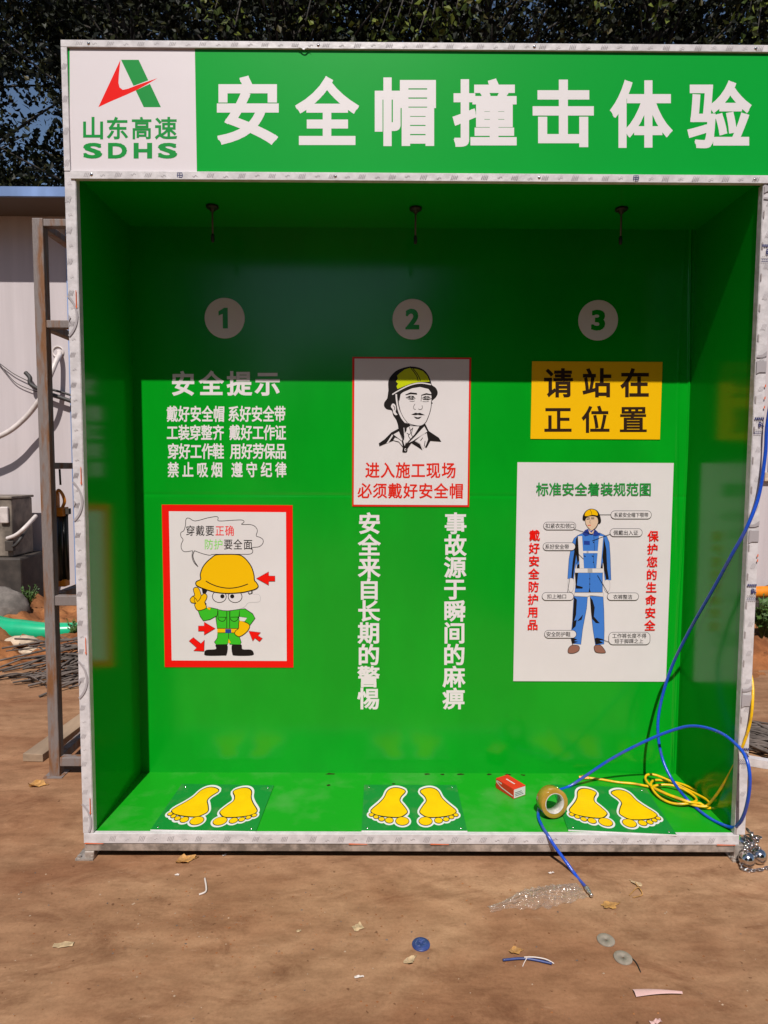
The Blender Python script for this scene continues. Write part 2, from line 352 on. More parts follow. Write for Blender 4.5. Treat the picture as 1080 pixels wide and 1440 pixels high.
# ---- flat printed art: everything is drawn on a plane P(u, v, h) -> point, h = height above the sheet
class Art:
    def __init__(self, plane):
        self.p = plane; self.mb = MB(); self.h = 0.0003
        self.n = (plane(500, 500, 1) - plane(500, 500, 0)).normalized()
    def _add(self, vs, fs, m):                       # every printed face looks at the viewer
        out = []
        for f in fs:
            a, b, c = vs[f[0]], vs[f[1]], vs[f[2]]; nn = (b-a).cross(c-a)
            if len(f) > 3 and nn.length < 1e-12: nn = (vs[f[2]]-vs[f[0]]).cross(vs[f[3]]-vs[f[0]])
            out.append(tuple(reversed(f)) if nn.dot(self.n) < 0 else tuple(f))
        self.mb.add(vs, out, m)
    def up(self, d=0.0003): self.h += d; return self
    def poly(self, pts, m, smooth=0, off=0.0):
        pts = [Vector((p[0], p[1], 0)) for p in pts]
        if smooth: pts = spline(pts, smooth, True)
        if off:
            N = len(pts); area = sum(pts[i].x*pts[(i+1) % N].y - pts[(i+1) % N].x*pts[i].y for i in range(N)); sg = 1 if area > 0 else -1
            q = []
            for i in range(N):
                t = pts[(i+1) % N] - pts[i-1]; t.normalize(); q.append(pts[i] + Vector((t.y, -t.x, 0))*off*sg)
            pts = q
        tri = tessellate_polygon([pts])
        vs = [self.p(p.x, p.y, self.h) for p in pts]
        self._add(vs, [tuple(t) for t in tri], m); self.up(0.00003); return self
    def rect(self, x0, y0, x1, y1, m): return self.poly([(x0, y0), (x1, y0), (x1, y1), (x0, y1)], m)
    def ell(self, cx, cy, rx, ry, m, n=40): return self.poly([(cx+rx*math.cos(2*math.pi*i/n), cy+ry*math.sin(2*math.pi*i/n)) for i in range(n)], m)
    def line(self, pts, w, m, smooth=0, closed=False, taper=False):
        P = [Vector((p[0], p[1], 0)) for p in pts]
        if smooth: P = spline(P, smooth, closed)
        N = len(P); vs = []
        for i, q in enumerate(P):
            t = (P[(i+1) % N] - P[i-1]) if closed else (P[min(i+1, N-1)] - P[max(i-1, 0)])
            t.normalize(); s = Vector((t.y, -t.x, 0)); ww = w/2
            if taper: ww *= 0.25 + 0.75*math.sin(math.pi*i/(N-1))
            vs += [self.p(*(q+s*ww).xy, self.h), self.p(*(q-s*ww).xy, self.h)]
        fs = [(2*i, 2*i+1, 2*((i+1) % N)+1, 2*((i+1) % N)) for i in range(N if closed else N-1)]
        self._add(vs, fs, m); self.up(0.00003); return self
    def char(self, ch, x0, y0, x1, y1, m, r=0.015, ink=False, cond=None):
        V, F, E, bb = glyph(ch)
        if ink: ex0, ey0, ex1, ey1 = bb[0]-r, bb[1]-r, bb[2]+r, bb[3]+r
        else: ex0, ey0, ex1, ey1 = 0.0, -0.12, 1.0, 0.88
        mp = lambda x, y: (x0+(x-ex0)/(ex1-ex0)*(x1-x0), y1-(y-ey0)/(ey1-ey0)*(y1-y0))
        self._add([self.p(*mp(*q), self.h+0.00008) for q in V], F, m)
        if r > 0:
            vs = []; fs = []
            for i, (a, b) in enumerate(E):
                ax, ay = V[a]; bx, by = V[b]; dx, dy = bx-ax, by-ay; l = math.hypot(dx, dy)
                if l < 1e-6: continue
                dx, dy = dx/l*r, dy/l*r; e = min(1.0, .45 + l/(2.5*r)); h = self.h + 0.000004*(1+i % 19)
                o = len(vs)
                for q in ((ax-dx*e-dy, ay-dy*e+dx), (ax-dx*e+dy, ay-dy*e-dx), (bx+dx*e+dy, by+dy*e-dx), (bx+dx*e-dy, by+dy*e+dx)):
                    vs.append(self.p(*mp(*q), h))
                fs.append((o, o+1, o+2, o+3))
            self._add(vs, fs, m)
        return self
    def row(self, text, x0, x1, y0, y1, m, r=0.015):          # em cells spread evenly from x0 to x1 (ink limits)
        n = len(text); h = y1-y0
        return self.cells(text, [(x0 + (x1-x0)*(i+.5)/n) for i in range(n)], (x1-x0)/n, y0, y1, m, r)
    def cells(self, text, xs, w, y0, y1, m, r=0.015):
        for ch, x in zip(text, xs):
            if ch != ' ': self.char(ch, x-w/2, y0, x+w/2, y1, m, r)
        return self
    def build(self, name, parent): return self.mb.build(name, parent)
_G = {}
def glyph(ch):
    if ch in _G: return _G[ch]
    c = bpy.data.curves.new('glyph', 'FONT'); c.body = ch; c.resolution_u = 4
    o = bpy.data.objects.new('glyph', c); COL.objects.link(o); bpy.context.view_layer.update()
    me = bpy.data.meshes.new_from_object(o)
    V = [(v.co.x, v.co.y) for v in me.vertices]; F = [tuple(p.vertices) for p in me.polygons]
    cnt = {}
    key = lambda i: (round(V[i][0], 5), round(V[i][1], 5))
    for f in F:
        for i in range(len(f)):
            a, b = f[i], f[(i+1) % len(f)]
            k = tuple(sorted((key(a), key(b)))); cnt.setdefault(k, []).append((a, b))
    E = [v[0] for v in cnt.values() if len(v) == 1]
    bpy.data.objects.remove(o); bpy.data.meshes.remove(me); bpy.data.curves.remove(c)
    bb = (min(v[0] for v in V), min(v[1] for v in V), max(v[0] for v in V), max(v[1] for v in V))
    _G[ch] = (V, F, E, bb); return _G[ch]
def quad_plane(cx, rect, y):
    """crop pixels (corners tl, tr, br, bl) -> upright sheet rect (x0, x1, z_bottom, z_top) at depth y"""
    (tlx, tly), (trx, try_), (brx, bry), (blx, bly) = cx; X0, X1, Z0, Z1 = rect
    def p(u, v, h):
        a = .5; b = .5
        for _ in range(3):
            yt = tly + (try_-tly)*a; yb = bly + (bry-bly)*a; b = (v-yt)/(yb-yt)
            xl = tlx + (blx-tlx)*b; xr = trx + (brx-trx)*b; a = (u-xl)/(xr-xl)
        return Vector((X0 + a*(X1-X0), y-h, Z1 + b*(Z0-Z1)))
    return p
# ------------------------------------------------------------------ the ground
W, D, ZF, ZH, ZT, XO = 1.22, 0.498, 0.1024, 2.505, 2.975, 1.2577
mb = MB(); mb.add([(-60, -45, 0), (60, -45, 0), (60, 75, 0), (-60, 75, 0)], [(0, 1, 2, 3)], M_ground)
struct(mb.build('ground'))
def bank_h(x, y):
    if y < 1.9: return -0.03
    e = min(1, (y-1.9)/.5); n = 0.03*math.sin(7.1*x+2.3*y) + .025*math.sin(13.7*x-9.1*y) + .02*math.sin(23*y+5*x) + .012*math.sin(41*x+33*y)
    return -0.03 + e*(0.05 + 0.045*min(2.2, (y-1.9)) + n*1.3) + .012*e*random.uniform(-1, 1)
def bank(x0, x1, y0, y1, nx, ny):
    mb = MB(); vs = []
    for j in range(ny+1):
        for i in range(nx+1):
            x = x0+(x1-x0)*i/nx; y = y0+(y1-y0)*j/ny
            ed = min(1, min(x-x0, x1-x)/.25); vs.append((x, y, -.03 + (bank_h(x, y)+.03)*max(0, ed)))
    fs = [(j*(nx+1)+i, j*(nx+1)+i+1, (j+1)*(nx+1)+i+1, (j+1)*(nx+1)+i) for j in range(ny) for i in range(nx)]
    return mb.add(vs, fs, M_soil, True)
struct(bank(-6.0, -1.35, 1.9, 4.6, 150, 90).build('terrain'))
struct(bank(1.5, 6.0, 1.9, 5.2, 120, 90).build('terrain'))

# ------------------------------------------------------------------ the booth
booth = thing('exhibition_booth', (0, 0.25, 0), 'green open-fronted safety training booth with white film-covered trim and tall header sign', 'booth')
# back panel: a sheet with a board seam and creased vinyl towards its right edge
xs = list(np.linspace(-W, 1.155, 40)) + list(np.linspace(1.158, W, 30)); ZS = at(580, 697, D).z
zs = sorted(set(list(np.linspace(ZF-.02, 2.53, 60)) + list(np.linspace(ZS-.03, ZS+.03, 17))))
def back_off(x, z):
    o = -0.0012*math.exp(-((z-ZS)/.007)**2)
    if x > 1.158:
        a = max(0, min(1, (x-1.158)/.02)); f = math.exp(-((x-(1.185+.022*math.sin(2.1*z+.6)))/.006)**2)*(1 if z < 1.95 else .3)
        g = math.exp(-((x-(1.207-.010*math.sin(3.0*z)))/.004)**2)
        o += a*(.006*f*(.6+.4*math.sin(5*z)) + .005*g)
    return o
vs = [(x, D-back_off(x, z), z) for z in zs for x in xs]; nx = len(xs)
fs = [(j*nx+i, j*nx+i+1, (j+1)*nx+i+1, (j+1)*nx+i) for j in range(len(zs)-1) for i in range(nx-1)]
mb = MB(); mb.add(vs, fs, M_vinyl, True); mb.box(-W-.02, W+.02, D+.004, D+.022, .035, ZT-.01, M_steel)
back = mb.build('back_panel', booth)
for s in (-1, 1):
    mb = MB(); x0, x1 = sorted((s*W, s*(W+.024))); mb.box(x0, x1, .004, D+.003, ZF-.02, ZH+.028, M_side); mb.build('side_panel', booth)
MB().box(-W, W, .0, D+.002, ZF-.02, ZF, M_floor).build('floor_panel', booth)
MB().box(-W, W, .014, D+.002, 2.522, 2.534, M_side).build('ceiling_panel', booth)
# header box
mb = MB(); mb.box(-XO+.003, XO-.003, .004, D+.02, ZH+.03, ZT-.004, M_head)
head = mb.build('header_board', booth)
front = lambda u, v, h: at(u, v, .004) - Vector((0, h, 0))
A = Art(front)
A.poly([(98, 64), (274, 66), (277, 247), (98, 247)], M_logo_w)
k = 3.6; q = lambda *pts: [(a/k, b/k) for a, b in pts]
A.poly(q((613, 303), (702, 303), (815, 543), (728, 543)), M_lgreen)
A.poly(q((606, 300), (590, 345), (592, 420), (612, 460), (640, 470), (700, 452), (810, 402), (806, 386), (690, 430), (640, 446), (618, 440), (607, 424), (604, 390), (612, 300)), M_logo_w)
red = q((610, 303), (498, 543), (560, 514), (640, 480), (690, 457), (740, 430), (798, 396), (745, 414), (690, 433), (650, 449), (622, 455), (606, 443), (600, 420), (602, 380))
A.poly(red, M_red); A.up()
for ch, x0, x1 in (('山', 117, 145), ('东', 150.5, 180), ('高', 185.5, 213), ('速', 218, 249)):
    A.char(ch, x0, 164.5, x1, 196, M_lgreen, .022, ink=True)
for ch, x0, x1 in (('S', 117.5, 143.5), ('D', 152, 178.5), ('H', 188, 214), ('S', 222.5, 249)):
    A.char(ch, x0, 201, x1, 223, M_lgreen, .04, ink=True)
A.build('logo_panel', head)
A = Art(front)
for ch, x0, x1, y0, y1 in (('安', 305, 392, 107, 203), ('全', 416, 504, 108, 204), ('帽', 527, 613, 109, 205.5), ('撞', 637, 726.5, 111, 206.5),
                           ('击', 749, 835, 112, 207), ('体', 858.5, 945, 113, 208), ('验', 967, 1056, 114, 208.5)):
    A.char(ch, x0, y0, x1, y1, M_white, .030, ink=True)
A.build('lettering', head)

# film-covered angle trims -- one mesh per strip, with the print of the film on it
def hatch(A, cx, cy, w, h, m, n=4):
    for i in range(n):
        x = cx - w/2 + w*(i+.5)/n; hh = h*random.uniform(.35, .5); A.poly([(x-w*.08-h*.15, cy-hh), (x+w*.03-h*.15, cy-hh), (x+w*.07+h*.15, cy+hh), (x-w*.03+h*.15, cy+hh)], m)
def squig(A, cx, cy, w, m):
    A.line([(cx-w/2, cy), (cx-w*.2, cy-w*.2), (cx+w*.1, cy+w*.15), (cx+w/2, cy-w*.1)], w*.10, m, 3)
def hstrip(name_y, x0, x1, z0, z1, yf, ph, dark_every=12):
    mb = MB(); mb.box(x0, x1, yf, yf+.02, z0, z1, M_film)
    A = Art(lambda u, v, h: Vector((u, yf-h, v))); A.mb = mb; h = z1-z0; x = x0+ph; i = 0
    while x < x1-.03:
        if dark_every and i % dark_every == 3:
            A.line([(x-.008, z0+h*.25), (x-.008, z0+h*.8), (x+.008, z0+h*.8), (x+.010, z0+h*.5), (x+.008, z0+h*.25), (x-.004, z0+h*.25)], .0028, M_navy)
            A.line([(x-.010, z0+h*.52), (x+.010, z0+h*.5)], .0028, M_navy); A.line([(x, z0+h*.2), (x, z0+h*.85)], .0024, M_navy)
        else: hatch(A, x, (z0+z1)/2, .024, h*.58, M_print)
        if x+.06 < x1: squig(A, x+.054, z0+h*random.uniform(.35, .6), .017, M_print)
        x += .1085*random.uniform(.97, 1.03); i += 1
    return A
t = hstrip(0, -XO, XO, ZT-.0235, ZT, -.004, .065, 0); top = t.mb.build('trim_strip', booth, bevel=.0012)
t = hstrip(0, -1.2345, XO, ZH, ZH+.0275, -.008, .06, 15); bot = t.mb.build('trim_strip', booth, bevel=.0012)
for strip, yf, zz, xx in ((top, -.004, ZT-.012, (-1.16, -.36, .395, 1.17)), (bot, -.008, ZH+.014, (-1.16, -.30, .42, 1.185))):
    for x in xx:
        s = MB(); s.lathe([(0, .0032), (.003, .003), (.0052, .0012), (.0058, 0)], M_chrome, Matrix.Translation((x, yf, zz)) @ Matrix.Rotation(math.pi/2, 4, 'X'), 16); s.build('screw', strip)
t = hstrip(0, -1.2555, 1.236, .066, .1045, -.004, .11, 0)
for x in (-1.25, -.25, .06, 1.15): t.poly([(x, .066), (x+.07, .066), (x+.07, .0685), (x, .0705)], M_orange_print)
t.mb.build('trim_strip', booth, bevel=.0015)
def vstrip(x0, x1, z0, z1, yf, side):
    mb = MB(); mb.box(x0, x1, yf, yf+.012, z0, z1, M_film)
    xi = x1 if side < 0 else x0                                   # the return along the side panel
    if side < 0: mb.box(xi+.0003, xi+.0026, yf+.0008, yf+.030, z0, z1, M_film)
    else: mb.box(xi-.0026, xi-.0003, yf+.0008, yf+.030, z0, z1, M_film)
    A = Art(lambda u, v, h: Vector((u, yf-h, v))); A.mb = mb; return A
t = vstrip(-XO, -W-.0005, .1055, ZH+.026, -.003, -1)
z = .16; i = 0
while z < 2.47:
    hatch(t, -XO+.012, z, .018, .021, M_print); squig(t, -XO+.017, z+.055, .014, M_print); z += .1085*random.uniform(.98, 1.02); i += 1
for zc in (.15, .70, 1.365, 2.03):
    r = .096; cx = -XO-.064; a = math.acos((-XO+.001-cx)/r)
    pts = [(cx+r*math.cos(-a+2*a*i/20), zc+r*math.sin(-a+2*a*i/20)) for i in range(21)]
    pts = [p for p in pts if p[1] > .107]; t.line(pts, .0075, M_print)
    if zc > .2: t.poly([(-XO+.001, zc-.022), (-XO+.010, zc-.004), (-XO+.001, zc+.006)], M_print)
for zc in (.215, .83, 1.46, 2.09):
    x = -W-.0065; t.poly([(x-.0016, zc-.028), (x+.0016, zc-.028), (x+.0012, zc+.03), (x-.0012, zc+.03)], M_orange_print); t.poly([(x-.0035, zc-.026), (x+.0035, zc-.026), (x, zc-.036)], M_orange_print)
t.mb.build('trim_strip', booth, bevel=.0012)
t = vstrip(-XO, -1.2355, ZH+.0285, ZT-.024, -.004, 0) if False else None
mb = MB(); mb.box(-XO, -1.2365, -.004, .016, ZH+.0285, ZT-.0245, M_film); A = Art(lambda u, v, h: Vector((u, -.004-h, v))); A.mb = mb
for z in (2.56, 2.668, 2.777, 2.885): hatch(A, -1.247, z, .017, .026, M_print)
mb.build('trim_strip', booth, bevel=.001)
t = vstrip(W+.0005, XO, .1055, ZH-.001, -.003, 1)
z = .16
while z < 2.46:
    hatch(t, W+.022, z, .018, .021, M_print); t.poly([(W+.001, z-.05), (W+.005, z-.055), (W+.006, z-.03), (W+.001, z-.026)], M_print2); z += .1085*random.uniform(.98, 1.02)
def zpx(py, px=1060): return at(px, py, -.003).z
for y in (253, 507, 745, 976):
    z1, z0 = zpx(y), zpx(y+19)
    if z1 > ZH-.002: z1 = ZH-.004
    t.poly([(W+.001, z0), (W+.012, z0+.006), (XO-.001, z0+.006), (XO-.001, z1-.003), (W+.012, z1-.003), (W+.001, z1)], M_print)
    t.poly([(W+.001, z1+.018), (W+.020, z1+.021), (XO-.006, z1+.030), (XO-.001, z1+.034), (XO-.001, z1+.016), (W+.02, z1+.010), (W+.001, z1+.010)] if z1+.034 < ZH else [(W+.001, z0-.02), (W+.02, z0-.022), (W+.02, z0-.016), (W+.001, z0-.013)], M_print)
for y in (345, 588, 822, 1052):
    z = zpx(y)
    for i in range(5): t.poly([(W+.002+.007*i, z-.006), (W+.0075+.007*i, z-.006), (W+.0075+.007*i, z+.003), (W+.002+.007*i, z+.002)], M_navy)
    t.char('B', W+.017, z-.032, W+.028, z-.014, M_navy, .04, ink=True); t.char('r', W+.0295, z-.032, W+.0365, z-.018, M_navy, .04, ink=True)
    for j, zz in enumerate((.042, .052, .058)):
        for i in range(5): t.poly([(W+.002+.007*i, z-zz), (W+.007+.007*i, z-zz), (W+.0065+.007*i, z-zz+.003), (W+.002+.007*i, z-zz+.0025)], M_print2 if j == 0 else M_navy)
for y in (545, 562, 575, 783, 790, 1008): t.poly([(XO-.006, zpx(y)), (XO-.001, zpx(y)+.002), (XO-.001, zpx(y)+.012), (XO-.005, zpx(y)+.009)], M_orange_print)
t.mb.build('trim_strip', booth, bevel=.0012)

# scraps of peeled film on the header trim
for px, py, w_, yy in ((428, 66.5, .045, -.006),):
    c = at(px, py, yy); mb = MB(); n = 8
    vs = [(c.x + w_*(i/n-.5), yy - .001 - .003*math.sin(i*.9)**2*j, c.z + .004*math.sin(i*1.3) - j*.005*math.sin(math.pi*i/n)) for j in (0, 1) for i in range(n+1)]
    mb.add(vs, [(i, i+1, n+2+i, n+1+i) for i in range(n)], M_film, True); mb.build('film_flap', top if py < 100 else bot)
# steel base
mb = MB()
mb.box(-1.2557, 1.2357, .000, .030, .0335, .0655, M_steel); mb.box(-1.2557, 1.2357, D-.02, D+.012, .034, .0655, M_steel)
for x in (-1.2557, -.42, .40, 1.2057): mb.box(x+.0003, x+.030, .0303, D-.0205, .036, .064, M_steel)
mb.build('base_frame', booth, bevel=.003)
for x, dx in ((-1.2365, -.03), (1.237, .02)):
    for y in (.012, D-.01):
        f = MB().box(x-.018, x+.018, y-.016, y+.020, .0065, .0655 if x > 0 else .033, M_steel).build('foot', booth, bevel=.003)
        p_ = MB().box(x-.036+dx*.5, x+.032+dx*.5, y-.022, y+.05, .0005, .0065, M_steel)
        for bx in (-.027, .023): p_.lathe([(0, .010), (.007, .010), (.007, 0)], M_steel, Matrix.Translation((x+bx+dx*.4, y-.012, .0065)), 6, smooth=False)
        p_.build('foot_plate', f)
# flakes of peeled film and grease marks along the foot of the back panel, inside the floor panel's look
fl = [o for o in bpy.data.objects if o.name.startswith('floor_panel')][0]
for px, py, w in ((465, 1087, .05), (600, 1087.5, .03), (622, 1088, .025), (647, 1086.5, .05), (688, 1088.5, .03), (462, 1104, .022), (553, 1102, .02), (715, 1089, .04), (735, 1089.6, .03), (158, 1171, .016), (1011, 1173, .016)):
    A = Art(lambda u, v, h: Vector((u, v, ZF+h)))
    c = at_z(px, py, ZF); c.y = min(c.y, D-.010); n = 9
    A.poly([(c.x + w/2*math.cos(2*math.pi*i/n)*random.uniform(.5, 1.1), c.y - .002 + .009*math.sin(2*math.pi*i/n)*random.uniform(.4, 1.2)) for i in range(n)], M_brown)
    A.build('grease_mark', fl)

# ------------------------------------------------------------------ printed words and number discs on the back panel
wall = lambda u, v, h: at(u, v, D) - Vector((0, h, 0))
A = Art(wall)
for ch, x0, x1 in (('安', 125, 220), ('全', 243, 340), ('提', 360, 460), ('示', 478, 580)):
    w = (x1-x0)/.93; c = (x0+x1)/2; A.char(ch, 200+(c-w/2)/3, 400+364/3, 200+(c+w/2)/3, 400+471/3, M_white, .027)
A.build('lettering', back)
A = Art(wall)
rows = ((515, 578, '戴好安全帽系好安全带', (127, 176, 226, 275, 324, 386, 435, 484, 533, 581)),
        (595, 655, '工装穿整齐戴好工作证', (127, 176, 224, 272, 321, 391, 440, 489, 536, 583)),
        (673, 735, '穿好工作鞋用好劳保品', (131, 179, 227, 275, 321, 394, 442, 490, 537, 584)),
        (752, 812, '禁止吸烟遵守纪律', (131, 193, 254, 315, 400, 462, 524, 585)))
for y0, y1, tx, cs in rows:
    for ch, c in zip(tx, cs): A.char(ch, 200+(c-24.5)/3, 400+(y0-4)/3, 200+(c+24.5)/3, 400+(y1+3)/3, M_white, .022)
A.build('lettering', back)
for tx, ca, cb, y0 in (('安全来自长期的警惕', 137, 131, 100), ('事故源于瞬间的麻痹', 700, 688, 100)):
    A = Art(wall); k = 4.647
    for i, ch in enumerate(tx):
        c = ca+(cb-ca)*i/8; y = y0+143.2*i
        A.char(ch, 490+(c-74)/k, 700+(y-6)/k, 490+(c+74)/k, 700+(y+139)/k, M_white, .026)
    A.build('lettering', back)
for n_, (px, py) in zip('123', ((316, 447.5), (580, 449), (841, 450.5))):
    c = at(px, py, D); m_ = MB(); Mx = Matrix.Translation((c.x, D-.0012, c.z)) @ Matrix.Rotation(math.pi/2, 4, 'X')
    m_.lathe([(0, .001), (.0860, .001), (.0868, 0)], M_white, Mx, 64, smooth=False); d_ = m_.build('number_disc', booth)
    A = Art(lambda u, v, h: Vector((u, D-.0024-h, -v))); hw = {'1': .016, '2': .030, '3': .030}[n_]; zz = -c.z
    if n_ == '1':
        A.poly([(c.x-.026, zz-.029), (c.x-.001, zz-.044), (c.x+.014, zz-.044), (c.x+.014, zz+.044), (c.x-.008, zz+.044), (c.x-.008, zz-.018), (c.x-.026, zz-.010)], M_dgreen_ink if False else M_vinyl)
    else: A.char(n_, c.x-hw, zz-.044, c.x+hw, zz+.044, M_vinyl, .042, ink=True)
    A.build('numeral', d_)

# ------------------------------------------------------------------ posters
def poster(name, label, cat, corners, rect, lift=.0012, th=.001, m=M_sheet, edge=None):
    X0, X1, Z0, Z1 = rect
    t = thing(name, ((X0+X1)/2, D-.002, Z0), label, cat)
    MB().box(X0, X1, D-.002-th, D-.0015, Z0, Z1, m).build('sheet', t)
    return t, Art(quad_plane(corners, rect, D-.002-th))
# 1 -- cartoon worker
tc, A = poster('cartoon_poster', 'red-bordered poster of a cartoon worker in an oversized yellow helmet', 'poster',
               ((38, 103), (985, 103), (988, 1273), (62, 1275)), (-1.104, -.5255, .592, 1.3245), m=M_red)
A.poly([(90, 150), (937, 153), (940, 1225), (112, 1226)], M_sheet); A.build('white_field', tc)
h0 = A.h; A = Art(A.p); A.h = h0 + .0003
L_ = 4.2
bub = [(275, 430), (330, 450), (385, 462), (420, 455), (600, 454), (678, 452), (697, 432), (692, 407), (740, 400), (768, 378), (771, 350), (748, 332), (722, 322), (730, 285), (715, 257), (680, 242), (616, 241), (634, 224), (620, 210), (560, 211), (452, 217), (447, 194), (430, 186), (370, 196), (280, 218), (236, 198), (214, 206), (210, 250), (198, 287), (177, 302), (178, 330), (193, 352), (180, 385), (182, 418), (206, 438), (262, 430)]
A.line(bub, L_, M_black, 4)
A.line([(262, 430), (258, 475), (272, 515), (301, 545)], L_, M_black, 5); A.line([(275, 430), (264, 465), (275, 505), (301, 545)], L_+1.5, M_black, 5)
def shape(A, pts, m, smooth=4, w=5, ink=M_black):
    A.poly(pts, m, smooth); A.line(pts, w, ink, smooth, closed=True); return A
shape(A, [(352, 728), (350, 790), (368, 826), (400, 846), (460, 858), (520, 860), (600, 848), (640, 830), (668, 802), (740, 796), (752, 765), (735, 742), (690, 738), (690, 705), (520, 690), (380, 705)], M_sheet, 4, 2.2, M_grey)
A.poly([(328, 700), (372, 712), (356, 741), (334, 736)], M_black); A.line([(690, 712), (690, 735), (672, 741), (664, 728)], 9, M_black)
A.line([(355, 745), (350, 800), (362, 815)], 9, M_black, 3)
for cx, px_ in ((455, 477), (569, 548)): shape(A, [(cx+50*math.cos(a*math.pi/10), 759+43*math.sin(a*math.pi/10)) for a in range(20)], M_sheet, 0, 5); A.ell(px_, 757, 15, 15, M_black)
# legs, boots, clothes
for pts in ([(430, 1108), (510, 1105), (508, 1180), (480, 1188), (362, 1189), (347, 1170), (362, 1147), (430, 1140)], [(548, 1106), (612, 1106), (622, 1140), (680, 1143), (701, 1163), (690, 1186), (570, 1188), (548, 1172)]): A.poly(pts, M_black, 4)
shape(A, [(443, 1018), (601, 1018), (600, 1050), (613, 1090), (604, 1108), (530, 1106), (522, 1062), (514, 1106), (432, 1108), (419, 1090), (440, 1060)], M_cloth_g, 0, 4)
A.line([(522, 1018), (522, 1062)], 4, M_black); A.poly([(522, 1066), (538, 1092), (518, 1098)], M_yellow)
shape(A, [(300, 858), (345, 846), (385, 838), (445, 850), (443, 895), (388, 926), (340, 936), (318, 905)], M_cloth_g, 0, 5)
shape(A, [(600, 850), (640, 846), (695, 882), (713, 915), (676, 966), (636, 938), (655, 912), (600, 905)], M_cloth_g, 0, 5)
shape(A, [(444, 852), (480, 860), (520, 862), (602, 850), (596, 905), (600, 992), (440, 992), (430, 910), (442, 892)], M_cloth_g, 0, 5)
A.rect(440, 990, 600, 1021, M_yellow); A.line([(440, 990), (600, 990)], 4, M_black); A.line([(442, 1021), (600, 1021)], 4, M_black); A.rect(498, 994, 541, 1023, M_blue2)
for pts in ([(446, 862), (446, 908), (505, 908)], [(442, 912), (458, 932), (478, 938), (494, 930), (503, 910)], [(532, 862), (532, 908), (594, 906)], [(530, 912), (545, 932), (565, 938), (584, 928), (592, 908)], [(509, 866), (509, 988)], [(530, 866), (530, 988)]): A.line(pts, 4.5, M_black, 3 if len(pts) > 3 else 0)
# gloves
shape(A, [(268, 708), (280, 694), (298, 694), (314, 714), (326, 750), (345, 737), (366, 750), (362, 778), (350, 802), (361, 842), (300, 860), (276, 820), (286, 808), (255, 804), (244, 780), (264, 756), (277, 750)], M_yellow, 3, 5)
A.line([(264, 756), (285, 775), (301, 798)], 4.5, M_black, 3); A.line([(286, 808), (274, 790), (278, 772)], 4, M_black, 3); A.line([(326, 748), (318, 772), (304, 792)], 4.5, M_black, 3)
A.poly([(366, 838), (392, 838), (388, 856), (372, 850)], M_yellow)
shape(A, [(598, 935), (630, 938), (674, 965), (656, 1010), (602, 1048), (567, 1030), (574, 1004), (594, 988)], M_yellow, 3, 5)
A.poly([(600, 905), (655, 912), (636, 938), (600, 932)], M_sheet)
# helmet
shape(A, [(320, 635), (318, 600), (335, 550), (365, 510), (400, 480), (430, 460), (500, 455), (590, 457), (630, 474), (665, 510), (690, 550), (705, 600), (709, 640), (722, 655), (736, 682), (722, 700), (690, 712), (620, 728), (520, 735), (430, 728), (350, 705), (300, 685), (285, 668), (292, 650)], M_yellow, 4, 7)
A.line([(358, 647), (400, 670), (460, 690), (530, 698), (600, 688), (662, 667)], 7, M_black, 4)
for pts in ([(723, 627), (812, 578), (812, 608), (857, 608), (857, 646), (812, 646), (812, 675)], [(426, 990), (346, 944), (346, 972), (304, 972), (304, 1010), (346, 1010), (346, 1038)],
            [(345, 1157), (270, 1153), (292, 1130), (237, 1082), (268, 1056), (322, 1100), (348, 1074)], [(667, 1007), (753, 1018), (733, 1040), (766, 1060), (745, 1084), (712, 1058), (697, 1081)]): shape(A, pts, M_red, 0, 2.5, M_brown)
A.build('illustration', tc)
B_ = Art(A.p); B_.h = h0 + .0004
for ch, x0, x1, m in (('穿', 212, 280, M_black), ('戴', 283, 350, M_black), ('要', 353, 420, M_black), ('正', 424, 492, M_red), ('确', 495, 564, M_red)): B_.char(ch, x0, 247, x1, 326, m, .004)
for ch, x0, x1, m in (('防', 345, 413, M_ltgreen), ('护', 415, 482, M_ltgreen), ('要', 485, 553, M_black), ('全', 555, 623, M_black), ('面', 628, 696, M_black)): B_.char(ch, x0, 344, x1, 423, m, .004)
B_.build('lettering', tc)
# 2 -- helmet portrait
th_, A = poster('helmet_poster', 'white poster with thin red border showing a worker portrait in a lime yellow helmet', 'poster',
                ((80, 65), (993, 68), (975, 1208), (88, 1207)), (-.262, .2565, 1.3205, 1.973), m=M_dred)
A.poly([(97, 77), (978, 80), (962, 1194), (100, 1193)], M_sheet); A.build('white_field', th_)
h0 = A.h; A = Art(A.p); A.h = h0 + .0003
A.poly([(358, 310), (357, 250), (375, 210), (415, 170), (465, 148), (525, 136), (590, 144), (637, 168), (667, 207), (685, 255), (692, 276), (722, 298), (736, 335), (722, 368), (690, 398), (680, 420), (450, 420), (400, 400), (362, 345)], M_black, 4)
A.poly([(350, 375), (328, 408), (327, 440), (350, 462), (384, 470), (396, 508), (418, 540), (432, 580), (437, 610), (460, 660), (478, 700), (486, 640), (528, 582), (490, 560), (450, 490), (430, 350), (365, 310)], M_black, 3)
A.poly([(448, 345), (520, 300), (600, 285), (662, 300), (684, 330), (688, 400), (683, 450), (664, 510), (638, 562), (600, 584), (545, 577), (500, 562), (470, 528), (446, 470), (438, 400)], M_sheet, 4)
A.line([(688, 395), (684, 450), (666, 512), (640, 565), (600, 586), (545, 578), (505, 565)], 5, M_black, 4)
A.line([(418, 345), (423, 400), (438, 470), (462, 525), (492, 562)], 12, M_sheet, 5); A.line([(430, 345), (434, 400), (450, 470), (474, 522), (505, 562)], 4, M_black, 5)
